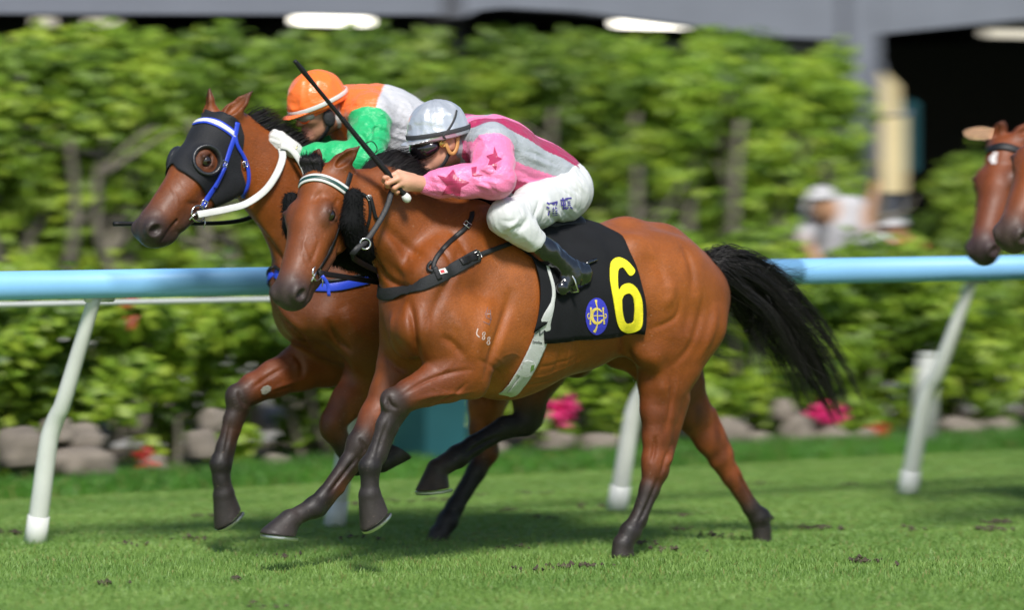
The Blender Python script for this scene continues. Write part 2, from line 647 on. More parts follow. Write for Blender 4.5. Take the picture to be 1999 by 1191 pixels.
M_TURF = turf_material()
M_GRASS = leaf_mat('grass_blades', .3, .55)
M_LEAF = leaf_mat('leaves', .5, .5)
M_BARK = mat('grey_bark', (.13, .115, .085), rough=.9, bump=.7, bscale=30, vary=.35, vscale=9)
M_RAIL = mat('pale_blue_rail', (.21, .47, .77), rough=.5, vary=.07, vscale=2.2, bump=.05, bscale=20)
M_POST = mat('white_post', (.62, .63, .60), rough=.42, vary=.06, vscale=6)
M_STONE = mat('beige_stone', (.19, .16, .128), rough=.9, bump=.7, bscale=14, vary=.3, vscale=6)
M_SOIL = mat('soil', (.06, .045, .03), rough=.95, bump=.6, bscale=30, vary=.3)
M_PAVE = mat('paving', (.22, .215, .20), rough=.85, bump=.2, bscale=20, vary=.15, vscale=2)
M_BEAM = mat('grey_steelwork', (.165, .175, .205), rough=.55, vary=.08, vscale=2)
M_DARK = mat('dark_interior', (.012, .012, .013), rough=.8)  # near-black puts the stand's unlit shade into the colour; small fittings share it
M_LAMP = mat('lamp_tube', (.9, .88, .8), rough=.4, emit=(1.0, .95, .82), estr=3.5)
M_LAMPD = mat('dim_lamp', (.5, .48, .42), rough=.5, emit=(1.0, .92, .75), estr=.6)
M_CREAM = mat('cream_panel', (.62, .50, .27), rough=.6, vary=.06, vscale=2)
M_TEAL = mat('teal_bin', (.010, .075, .088), rough=.55, vary=.1, vscale=3)
M_PETAL = leaf_mat('petals', .4, .5)

o = mk('turf', [(-120, -160, 0), (140, -160, 0), (140, 4.75, 0), (-120, 4.75, 0)], [[0, 1, 2, 3]], M_TURF, org=(0, 0, 0)); tag(o, kind='structure')
o = mk('flower_bed', [(-120, 4.75, -.004), (140, 4.75, -.004), (140, 7.4, -.004), (-120, 7.4, -.004)], [[0, 1, 2, 3]], M_SOIL, org=(0, 6, 0)); tag(o, kind='structure')
o = mk('concourse', [(-120, 7.4, -.002), (140, 7.4, -.002), (140, 220, -.002), (-120, 220, -.002)], [[0, 1, 2, 3]], M_PAVE, org=(0, 9, 0)); tag(o, kind='structure')


def grass_blades(name, n, region, lo, hi, seed, cols, material=None, wid=.0038):
    r = np.random.default_rng(seed)
    x0, x1, y0, y1 = region
    y = r.uniform(y0, y1, n); x = r.uniform(x0, x1, n) + (y - y0) * .677 * 0
    # only the part of the ground near the sight wedge
    k = (x > -3.9 + (y + 3.2) * .40 - .6) & (x < .9 + (y + 3.2) * .80 + 1.6)
    x, y = x[k], y[k]; n = len(x)
    h = r.uniform(lo, hi, n); a = r.uniform(0, 2 * math.pi, n); lean = r.normal(0, .38, (n, 2)) * h[:, None]
    w = r.uniform(.7, 1.3, n) * wid
    base = np.stack([x, y, np.zeros(n)], 1); s = np.stack([np.cos(a), np.sin(a), np.zeros(n)], 1) * w[:, None] / 2
    mid = base + np.concatenate([lean * .35, (h * .6)[:, None]], 1); tip = base + np.concatenate([lean, h[:, None]], 1)
    V = np.stack([base - s, base + s, mid + s * .8, mid - s * .8, tip], 1).reshape(-1, 3)
    i = np.arange(n)[:, None] * 5
    T = np.concatenate([i + [0, 1, 2], i + [0, 2, 3], i + [3, 2, 4]], 0)
    wear = vnoise(np.stack([x * 2.1 + 7, y * 3.7, x * 0], 1), 12) * .6 + vnoise(np.stack([x * 6, y * 9, x * 0], 1), 13) * .4
    V = V.reshape(n, 5, 3); V[:, :, 2] *= (1 - .45 * np.clip(wear, 0, 1))[:, None]; V = V.reshape(-1, 3)
    patch = vnoise(np.stack([x * .9, y * 2.2, x * 0], 1), 3) * .5 + vnoise(np.stack([x * 4, y * 9, x * 0], 1), 4) * .5
    t = np.clip(  .5 + .75 * patch + r.normal(0, .22, n), 0, 1)
    c = cols[0] + (cols[1] - cols[0]) * t[:, None]
    dry = r.random(n) < (.05 + .25 * np.clip(wear - .25, 0, 1)); c[dry] = V3(.24, .23, .07)
    o = mk(name, V, T, material or M_GRASS, org=(0, 0, 0), smooth=False, col=np.repeat(c, 5, 0))
    return tag(o, kind='stuff')


grass_blades('grass', 420000, (-5.5, 8.5, -3.4, 4.8), .013, .030, 61, (V3(.120, .232, .042), V3(.225, .350, .080)))
grass_blades('rough_grass', 30000, (-4, 10, 4.1, 5.1), .05, .13, 62, (V3(.045, .15, .014), V3(.10, .27, .028)), wid=.007)
r = np.random.default_rng(5)
mb = MB()
spots = [(2.05, -.02, 26), (2.35, .25, 26), (1.45, .5, 26), (.3, .3, 20), (.6, -.9, 14), (2.9, -.6, 20), (-.6, -.4, 14)] + [(r.uniform(-2.5, 6), r.uniform(-2.2, 3.2), 8) for _ in range(60)]
for x, y, m_ in spots:
    for _ in range(m_):
        c = V3(x + r.normal(0, .045), y + r.normal(0, .06), .012); q = r.uniform(.006, .016)
        mb.add(c + r.normal(0, 1, (6, 3)) * .25 * q + np.array([(q, 0, 0), (-q, 0, 0), (0, q, 0), (0, -q, 0), (0, 0, q), (0, 0, -q)]),
               [(0, 2, 4), (2, 1, 4), (1, 3, 4), (3, 0, 4), (2, 0, 5), (1, 2, 5), (3, 1, 5), (0, 3, 5)])
o = mb.build('dirt', M_SOIL, org=(0, 0, 0)); tag(o, kind='stuff')

# ------------------------------------------------------------------ running rail
RY, RPY = 1.47, 1.90
rz = P(1000, 540, RY)[2]
rail = empty('running_rail', (0, RY, 0)); tag(rail, 'pale blue running rail on bent white posts beside the turf track', 'rail')
for k in range(-3, 8):     # pipes joined end to end
    x0 = -1.9 + k * 4.9 - .9
    mb = MB(); mb.tube([(x0, RY, rz), (x0 + 4.898, RY, rz)], .0625, 28); mb.build('rail_pipe', M_RAIL, rail, smooth=True)
px_ = [-13.2, -11.6, -10.0, -8.4, -6.8, -5.15, -3.5, -1.89, -.317, 1.307, 3.139, 4.85, 6.5, 8.15, 9.8, 11.45, 13.1]
for x in px_:
    top = V3(x + .09, RY + .02, rz - .05); base = V3(x, RPY, -.02)
    b1, b2 = V3(x + .012, RPY - .115, .47), V3(x + .035, RPY - .205, .63)
    pts = np.vstack([catmull([base, b1], 7)[:-1], catmull([base * .1 + b1 * .9, b1, b1 * .45 + b2 * .55 + V3(0, .012, .0), b2, b2 * .9 + top * .1], 10)[2:-2], catmull([b2, top], 9)[1:]]); npt = len(pts)
    mb = MB(); mb.tube(pts, list(np.interp(np.linspace(0, 1, npt), [0, .45, 1], [.046, .040, .030])), 16); po = mb.build('post', M_POST, rail, smooth=True)
    mb = MB(); mb.tube([base, base + (b1 - base) * .30], [.052, .049], 16); mb.build('post_sleeve', M_POST, po, smooth=True)
    mb = MB(); mb.tube([top + V3(-.05, 0, -.015), top + V3(.09, 0, -.015)], .016, 8); mb.build('bracket', M_POST, po, smooth=True)
# a stout white post standing alone behind
x = P(1805, 830, 4.5)[0]; mb = MB(); mb.tube([(x, 4.5, -.02), (x, 4.5, .3), (x + .01, 4.48, .56)], [.075, .07, .06], 16); mb.tube([(x + .01, 4.48, .56), (x + .01, 4.48, .585)], [.064, .05], 16)
o = mb.build('marker_post', mat('weathered_post', (.36, .37, .34), rough=.6, vary=.15, vscale=8), smooth=True); tag(o, 'short off-white marker post in front of the hedge, just right of the bent rail post', 'post')
# second, thin white rail farther back
r2y = 4.3; r2z = P(300, 589, r2y)[2]
rail2 = empty('white_rail', (0, r2y, 0)); tag(rail2, 'thin white rail in front of the hedge, seen just below the blue rail', 'rail')
mb = MB(); mb.tube([(-12, r2y, r2z), (P(1180, 580, r2y)[0], r2y, r2z)], .014, 12); mb.build('rail_pipe', M_POST, rail2, smooth=True)
for x in (P(690, 800, r2y + .3)[0], -4.2):
    mb = MB(); mb.tube(catmull([V3(x, r2y + .3, -.02), V3(x, r2y + .28, .40), V3(x + .05, r2y, r2z)], 14), list(np.linspace(.085, .05, 14)), 14); mb.build('post', M_POST, rail2, smooth=True)


# ------------------------------------------------------------------ hedge and trees
def leaf_cloud(name, centres, cr, n, size, seed, cols, parent, org=None, flat=.35, material=None, keepfn=None):
    """n leaves, each a bent four-triangle blade, scattered through clumps (centres with radii cr)"""
    r = np.random.default_rng(seed)
    centres = np.asarray(centres, float); cr = np.asarray(cr, float).reshape(len(centres), -1)
    if cr.shape[1] == 1: cr = np.repeat(cr, 3, 1)
    vol = cr.prod(1) ** .8; pick = r.choice(len(centres), n, p=vol / vol.sum())
    d = r.normal(0, 1, (n, 3)); d /= np.linalg.norm(d, axis=1)[:, None]
    rad = r.uniform(0, 1, n) ** .45
    p = centres[pick] + d * rad[:, None] * cr[pick]
    ok = p[:, 2] > .03
    if keepfn is not None: ok &= keepfn(p)
    p, d, pick, rad = p[ok], d[ok], pick[ok], rad[ok]; n = len(p)
    nor = d * .7 + r.normal(0, .55, (n, 3)) + V3(-.1, -.6, .5); nor /= np.linalg.norm(nor, axis=1)[:, None]
    ax = r.normal(0, 1, (n, 3)) + V3(0, 0, -.5); ax -= nor * np.einsum('ij,ij->i', ax, nor)[:, None]; ax /= np.linalg.norm(ax, axis=1)[:, None]
    sd_ = np.cross(nor, ax)
    L = (r.uniform(.6, 1.25, n) * size)[:, None]; Wd = L * r.uniform(.55, .8, n)[:, None]
    a0 = p; a1 = p + ax * L * .45 + sd_ * Wd * .5 - nor * L * .06; a2 = p + ax * L * .45 - sd_ * Wd * .5 - nor * L * .06; a3 = p + ax * L - nor * L * .12; am = p + ax * L * .5 + nor * L * .05
    V = np.stack([a0, a1, a3, a2, am], 1).reshape(-1, 3)
    i = np.arange(n)[:, None] * 5
    T = np.concatenate([i + [0, 1, 4], i + [1, 2, 4], i + [2, 3, 4], i + [3, 0, 4]], 0)
    clump = r.uniform(0, 1, len(centres))[pick]
    t = np.clip(clump * .65 + r.uniform(0, 1, n) * .5 - .08, 0, 1)
    c = np.where((t < .5)[:, None], cols[0] + (cols[1] - cols[0]) * (t * 2)[:, None], cols[1] + (cols[2] - cols[1]) * (t * 2 - 1)[:, None])
    return mk(name, V, T, material or M_LEAF, parent, org, smooth=False, col=np.repeat(c, 5, 0))


def clumps(r, lo, hi, n, rmin, rmax):
    c = r.uniform(0, 1, (n, 3)) * (np.asarray(hi) - lo) + lo
    return c, r.uniform(rmin, rmax, (n, 1)) * np.array([1.15, .9, .85])


G_DARK, G_MID, G_LIT = V3(.055, .115, .012), V3(.20, .33, .022), V3(.40, .51, .045)
rr = np.random.default_rng(40)
# low shrubs along the bed, each its own plant
shrub_look = ['bright green leafy shrub with gaps showing stones at the far left end', 'dense glossy green shrub below the rail at the left',
              'leafy green shrub behind the reaching foreleg of the far horse', 'green shrub partly hidden behind the two running horses', 'green shrub with pink flowers under the belly of number 6',
              'pale green shrub behind the white post near the hind leg', 'green shrub with magenta flowers beside the black tail', 'full green shrub behind the bent post on the right', 'green shrub at the right edge below the trailing horses']
sx = np.linspace(-.5, 7.6, 9) + rr.uniform(-.12, .12, 9)
for i in range(-3, 12):
    x = sx[i] if 0 <= i < 9 else (-.5 + i * 1.01)
    y = 5.55 + rr.uniform(-.1, .1); w = rr.uniform(.55, .66); hgt = rr.uniform(1.02, 1.22)
    c, cr = clumps(rr, (x - w * .9, y - .42, .42), (x + w * .9, y + .42, hgt), 34, .13, .24)
    c2, cr2 = clumps(rr, (x - w, y - .45, .12), (x + w, y + .40, .42), 15, .09, .17)
    if not 0 <= i < 9 and not -3 <= i <= 10: continue
    sh = empty('shrub', (x, y, 0))
    lab = shrub_look[i] if 0 <= i < 9 else {-3: 'green shrub ending the row on the left, outside the picture', -2: 'green shrub next to the last on the left, outside the picture', -1: 'green shrub just beyond the left edge of the hedge', 9: 'green shrub just beyond the right edge of the hedge', 10: 'green shrub ending the row on the right, outside the picture'}[i]
    tag(sh, lab, 'shrub', 'shrubs along the flower bed')
    leaf_cloud('foliage', np.vstack([c, c2]), np.vstack([cr, cr2]), 4300, .092, 100 + i, (G_DARK, G_MID, G_LIT), sh)
    for k in range(5):
        b0 = V3(x + rr.normal(0, .22), y + rr.normal(0, .12), -.02); t0 = b0 + V3(rr.normal(0, .22), rr.normal(0, .1), rr.uniform(.6, .95))
        mb = MB(); mb.tube(catmull([b0, b0 * .5 + t0 * .5 + rr.normal(0, .05, 3), t0], 8), list(np.linspace(.022, .007, 8)), 7); mb.build('stem', M_BARK, sh, smooth=True)


def blossom(px, py, y, n, col, spread, parent, seed):
    c = P(px, py, y); r = np.random.default_rng(seed)
    cs = c + r.normal(0, 1, (n, 3)) * spread
    leaf_cloud('flower', cs, np.full((n, 1), .03), n * 16, .05, seed, (col * .7, col, col * 1.15), parent, material=M_PETAL)


shr = {o.get('label'): o for o in scene.objects if o.name.startswith('shrub')}
for px, py, lab, col, n, sp in ((1098, 806, shrub_look[4], V3(.80, .03, .22), 5, .03), (1090, 800, shrub_look[4], V3(.80, .03, .22), 3, .03), (1610, 812, shrub_look[6], V3(.80, .03, .22), 7, .045), (1595, 806, shrub_look[6], V3(.75, .02, .15), 3, .04),
                                (1712, 838, shrub_look[6], V3(.75, .12, .05), 5, .035), (288, 903, shrub_look[1], V3(.70, .08, .06), 3, .03), (245, 606, shrub_look[1], V3(.40, .05, .02), 2, .03), (1720, 862, shrub_look[6], V3(.65, .15, .10), 3, .03)):
    blossom(px, py, 4.98, n, col, sp, shr[lab], int(px))

# stones edging the bed
def stone(c, s, seed, label):
    r = np.random.default_rng(seed)
    bm = bmesh.new(); bmesh.ops.create_icosphere(bm, subdivisions=3, radius=1)
    v = np.array([x.co[:] for x in bm.verts]); f = [[x.index for x in y.verts] for y in bm.faces]; bm.free()
    n = vnoise(v * 1.4 + seed * 7.3, 8) * .28 + vnoise(v * 3.1 + seed, 9) * .12
    v = v * (1 + n)[:, None]; v = np.sign(v) * np.abs(v) ** .85
    v = v * s; v[:, 2] = np.maximum(v[:, 2], -s[2] * .45)
    o = mk('stone', v + c, f, M_STONE, org=c - V3(0, 0, s[2] * .45)); tag(o, label, 'stone', 'stones edging the flower bed')


st = [(40, 880, .17, .17), (90, 905, .20, .13), (150, 860, .15, .14), (160, 905, .22, .15), (110, 845, .12, .10), (300, 905, .10, .07), (395, 870, .12, .14), (420, 825, .11, .10), (540, 905, .10, .08), (700, 885, .11, .09),
      (960, 880, .13, .09), (1085, 862, .14, .10), (1170, 868, .15, .10), (1420, 850, .16, .13), (1475, 862, .13, .08), (1555, 845, .12, .13), (1620, 850, .15, .10), (1530, 805, .10, .10), (1690, 855, .10, .07), (1890, 838, .12, .10), (1950, 835, .13, .09), (1860, 832, .10, .08)]
where = ['by the left edge of the picture', 'in front of the first post on the left', 'right of the first post on the left', 'low and wide beside the first post', 'set high behind the first post', 'under the second shrub from the left',
         'behind the far foreleg', 'above its neighbour behind the far foreleg', 'between the forelegs of the two horses', 'behind the hoof of the folded foreleg', 'behind the belly, right of the teal bin', 'below the pink flower',
         'left of the white post by the hind leg', 'right of the hind legs of number 6', 'low, right of the hind legs', 'left of the magenta flowers', 'below the magenta flowers', 'above its neighbours by the tail tip', 'beside the orange flowers', 'right of the right-hand bent post', 'at the right edge of the picture', 'just behind the right-hand bent post']
for i, ((px, py, a, b), wv) in enumerate(zip(st, where)):
    y = 4.92 + (i % 3) * .05
    c = P(px, py, y); c[2] = max(c[2], b * .42)
    stone(c - V3(0, 0, b * .12), V3(a * .84, a * .7, b * .82), i + 1, 'beige garden stone ' + wv)
# low white board fence glimpsed behind the shrubs
bf = empty('board_fence', (3, 6.35, 0)); tag(bf, 'low white board fence glimpsed through gaps in the shrubs', 'fence')
for z in (.44, .66):
    for k in range(6):
        mb = MB(); mb.box((-3 + k * 2.4, 6.33, z), (-3 + k * 2.4 + 2.39, 6.36, z + .10)); mb.build('board', M_POST, bf)
for k in range(7):
    mb = MB(); mb.box((-3.04 + k * 2.4, 6.365, -.01), (-2.96 + k * 2.4, 6.44, .82)); mb.build('post', M_POST, bf)
# tall trees behind
tree_look = ['slim tree with leafy crown at the left edge of the picture', 'slim tree behind the muzzle of the hooded horse', 'tree with leaning grey trunk left of the hooded horse', 'bushy tree behind the ears of the hooded horse',
             'leafy tree behind the orange cap', 'shady tree behind the back of the jockey in white', 'tree with two pale trunks behind the jockey in pink', 'bright green tree above the croup of number 6', 'bright leafy tree left of the grey column', 'tree with thin crown beside the grey column', 'leafy tree just outside the left edge', 'leafy tree farthest to the left, outside the picture']
tx = [P(px, 300, 8.6)[0] for px in (20, 190, 360, 520, 690, 860, 1020, 1200, 1380, 1545, -150, -320)]
lit = [.95, 1.0, 1.0, .95, .95, .72, .8, 1.1, 1.15, 1.1, .95, .95]  # how lit each tree looks, multiplied into its leaf colours
for i, x in enumerate(tx):
    y = 8.6 + rr.uniform(-.2, .2)
    tr = empty('tree', (x, y, 0)); tag(tr, tree_look[i], 'tree', 'trees behind the track')
    topz = (2.42, 2.38, 2.38, 2.42, 2.46, 2.42, 2.42, 2.42, 2.48, 2.40, 2.4, 2.42)[i]
    c, cr = clumps(rr, (x - .55, y - .5, 1.55), (x + .55, y + .4, topz - .08), 64, .09, .20)
    c2, cr2 = clumps(rr, (x - .6, y - .5, .5), (x + .6, y + .4, 1.55), 40, .08, .17)
    c3, cr3 = clumps(rr, (x - .5, y - .3, topz - .2), (x + .5, y + .3, topz + .10), 9, .10, .18)
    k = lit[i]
    gx, gz = np.meshgrid(np.linspace(x - .55, x + .55, 8), np.linspace(.45, topz - .1, 13)); fill = np.stack([gx.ravel(), np.full(gx.size, y - .15), gz.ravel()], 1) + rr.normal(0, .08, (gx.size, 3))
    fill = fill[rr.random(len(fill)) < .80]; fr_ = np.full((len(fill), 1), .11) * np.array([1.2, 1.6, .9])
    wd = (lambda p: p[:, 0] < tx[9] + .42) if i in (8, 9) else None
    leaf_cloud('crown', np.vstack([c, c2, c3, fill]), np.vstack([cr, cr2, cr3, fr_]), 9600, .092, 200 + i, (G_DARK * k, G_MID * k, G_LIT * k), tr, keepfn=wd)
    for t in range(4):
        b0 = V3(x + rr.uniform(-.45, .45), y - .36 + rr.normal(0, .1), -.02); t0 = b0 + V3(rr.normal(.05, .22), rr.normal(0, .08), rr.uniform(1.7, 2.2))
        if i == 2 and t == 0: b0 = P(160, 560, 8.1) * V3(1, 1, 0); t0 = P(285, 195, 8.1)
        pts = catmull([b0, b0 * .6 + t0 * .4 + rr.normal(0, .05, 3), b0 * .25 + t0 * .75 + rr.normal(0, .05, 3), t0], 14)
        mb = MB(); mb.tube(pts, list(np.linspace(.055, .022, 14)), 9); tk = mb.build('trunk', M_BARK, tr, smooth=True)
        for w in range(3):
            s0 = pts[rr.integers(6, 13)]; e0 = s0 + V3(rr.normal(0, .35), rr.normal(0, .15), rr.uniform(.15, .45))
            mb = MB(); mb.tube(catmull([s0, s0 * .5 + e0 * .5 + rr.normal(0, .04, 3), e0], 7), list(np.linspace(.022, .008, 7)), 6); mb.build('branch', M_BARK, tk, smooth=True)
# shrub in front of the dark opening on the right
for px, lab, sd_ in ((1870, 'round green bush in front of the dark opening, left of the trailing horses', 301), (1975, 'green bush behind the heads of the trailing horses', 302)):
    x = P(px, 400, 8.2)[0]
    tr = empty('bush', (x, 8.2, 0)); tag(tr, lab, 'bush')
    c, cr = clumps(rr, (x - .32, 7.9, .25), (x + .32, 8.5, 1.72), 30, .12, .22)
    leaf_cloud('foliage', c, cr, 2600, .095, sd_, (G_DARK, G_MID * .85, G_LIT * .8), tr)
    mb = MB(); mb.tube([(x, 8.2, -.02), (x + .03, 8.2, .9)], [.04, .02], 8); mb.build('stem', M_BARK, tr, smooth=True)

# ------------------------------------------------------------------ grandstand behind the trees
gs_ = empty('grandstand', (8, 13, 0)); tag(gs_, 'dark open grandstand with grey steel beams and columns behind the trees', 'building')
YB = 12.0


def plate(name, pix, y, depth, m_, parent=gs_):
    mb = MB(); mb.prism([P(a, b, y) for a, b in pix], (0, depth, 0)); return mb.build(name, m_, parent)


plate('fascia_beam', [(-600, -60), (866, -60), (866, 28), (120, 26), (-600, 22)], YB, .25, M_BEAM)
plate('fascia_beam', [(903, -60), (1640, -60), (1640, 76), (1530, 72), (1130, 22), (985, 14), (930, 20), (903, 34)], YB, .25, M_BEAM)
plate('fascia_beam', [(1718, -60), (2700, -60), (2700, 28), (1999, 37), (1718, 66)], YB + .01, .25, M_BEAM)
plate('rear_beam', [(-600, 70), (1640, 84), (1640, 104), (-600, 92)], YB + 3.5, .2, M_BEAM)
mb = MB(); x0, x1 = P(1652, 200, YB - .03)[0], P(1712, 200, YB - .03)[0]; mb.box((x0, YB - .05, 0), (x1, YB + .30, 4.3)); col_ = mb.build('column', M_BEAM, gs_)
mb = MB(); mb.box((x0 - .12, YB - .12, 0), (x1 + .12, YB + .37, .06)); mb.build('base_plate', M_BEAM, col_)
for px in (884, 150, -600, 2600):
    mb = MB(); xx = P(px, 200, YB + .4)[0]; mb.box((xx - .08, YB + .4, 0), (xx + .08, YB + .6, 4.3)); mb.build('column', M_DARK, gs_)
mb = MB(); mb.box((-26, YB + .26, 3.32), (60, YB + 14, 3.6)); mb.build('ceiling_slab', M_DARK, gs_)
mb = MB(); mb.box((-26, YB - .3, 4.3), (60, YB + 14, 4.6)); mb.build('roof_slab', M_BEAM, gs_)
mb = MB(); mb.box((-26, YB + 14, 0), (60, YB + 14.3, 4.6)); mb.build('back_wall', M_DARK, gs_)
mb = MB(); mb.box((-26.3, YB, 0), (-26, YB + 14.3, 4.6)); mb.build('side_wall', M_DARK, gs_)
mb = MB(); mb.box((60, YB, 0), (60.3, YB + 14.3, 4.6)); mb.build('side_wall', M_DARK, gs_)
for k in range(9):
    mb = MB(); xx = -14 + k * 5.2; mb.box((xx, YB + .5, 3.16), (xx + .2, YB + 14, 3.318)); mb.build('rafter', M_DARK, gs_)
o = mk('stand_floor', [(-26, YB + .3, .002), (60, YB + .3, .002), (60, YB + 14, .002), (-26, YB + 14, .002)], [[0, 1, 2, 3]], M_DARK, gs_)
for (a, b, py, m_, lab, yy) in ((70, 226, 43, M_LAMPD, 'dim strip light at the upper left under the stand roof', 13.2), (578, 718, 40, M_LAMP, 'bright strip light above the orange cap', 13.2),
                                (1204, 1338, 46, M_LAMP, 'bright strip light above the trees right of the middle', 13.2), (1925, 2090, 66, M_LAMPD, 'dim strip light at the upper right corner', 13.2)):
    p0, p1 = P(a, py, yy), P(b, py, yy); z = (p0[2] + p1[2]) / 2
    sl = empty('strip_light', (p0 + p1) / 2); tag(sl, lab, 'strip light', 'strip lights under the stand roof')
    mb = MB(); mb.tube([(p0[0], yy, z), (p1[0], yy, z)], .036, 14); mb.build('tube', m_, sl, smooth=True)
    mb = MB(); mb.box((p0[0] - .03, yy - .06, z + .045), (p1[0] + .03, yy + .06, z + .09)); mb.build('housing', M_BEAM, sl)
    for q in (p0[0] + .1, p1[0] - .1):
        mb = MB(); mb.tube([(q, yy, z + .09), (q, yy, 3.4)], .008, 6); mb.build('hanger', M_DARK, sl)
gl_ = empty('wall_lamp', P(1914, 260, 20)); c = P(1914, 260, 20); tag(gl_, 'small warm lamp glowing deep in the dark opening', 'lamp')
bm = bmesh.new(); bmesh.ops.create_uvsphere(bm, u_segments=16, v_segments=10, radius=.030); v = np.array([x.co[:] for x in bm.verts]) * V3(1, 1, .7) + c; f = [[x.index for x in y.verts] for y in bm.faces]; bm.free()
mk('globe', v, f, mat('warm_globe', (.6, .4, .25), emit=(1, .62, .38), estr=9.0), gl_)
mb = MB(); mb.tube([c + V3(0, .02, .05), c + V3(0, .02, 1.4)], .012, 6); mb.build('stem', M_DARK, gl_)
# cream notice board with dark frame beside the column
pn_ = empty('notice_board', P(1745, 400, 11.6) * V3(1, 1, 0)); tag(pn_, 'tall cream board standing right of the grey column', 'board')
for pix in ([(1722, 228), (1766, 228), (1766, 376), (1722, 376)], [(1722, 135), (1752, 165), (1756, 222), (1722, 222)]):
    plate('panel', pix, 11.6, .06, M_CREAM, pn_)
plate('frame', [(1714, 120), (1721, 120), (1721, 560), (1714, 560)], 11.6, .08, M_BEAM, pn_); plate('frame', [(1714, 213), (1770, 213), (1770, 226), (1714, 226)], 11.67, .04, M_BEAM, pn_)
plate('edge_panel', [(1770, 190), (1786, 200), (1786, 330), (1770, 340)], 11.7, .06, M_TEAL, pn_)
plate('leg', [(1728, 376), (1734, 376), (1734, 640), (1728, 640)], 11.62, .03, M_BEAM, pn_); plate('leg', [(1754, 376), (1760, 376), (1760, 640), (1754, 640)], 11.62, .03, M_BEAM, pn_)
# teal bin behind the horses
yb_ = 4.75; xa, xb = P(832, 880, yb_)[0], P(910, 880, yb_)[0]
bn = empty('bin', ((xa + xb) / 2, yb_ + .18, 0)); tag(bn, 'teal bin on the grass edge, seen between the horses\u2019 legs'.replace('\u2019', "'"), 'bin')
mb = MB(); zt = .55; mb.add([(xa, yb_, 0), (xb, yb_, 0), (xb, yb_ + .36, 0), (xa, yb_ + .36, 0), (xa - .02, yb_ - .02, zt), (xb + .02, yb_ - .02, zt), (xb + .02, yb_ + .38, zt), (xa - .02, yb_ + .38, zt)],
                            [(0, 3, 2, 1), (4, 5, 6, 7), (0, 1, 5, 4), (1, 2, 6, 5), (2, 3, 7, 6), (3, 0, 4, 7)]); mb.build('body', M_TEAL, bn)
mb = MB(); mb.box((xa - .04, yb_ - .04, zt + .002), (xb + .04, yb_ + .40, zt + .05)); mb.build('lid', M_TEAL, bn)
mb = MB(); mb.box((xa + .10, yb_ - .03, zt + .052), (xb - .10, yb_ + .02, zt + .07)); mb.build('handle', M_DARK, bn)
# ------------------------------------------------------------------ horses
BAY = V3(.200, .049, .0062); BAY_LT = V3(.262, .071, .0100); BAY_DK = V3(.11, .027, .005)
LEGC = V3(.155, .037, .009); BLACK = V3(.011, .0085, .008); KNEE = V3(.022, .0145, .012); SOOT = V3(.05, .036, .033); NOSE = V3(.10, .062, .05)
HOOF = V3(.030, .023, .021); DARKHOLE = V3(.012, .006, .006)


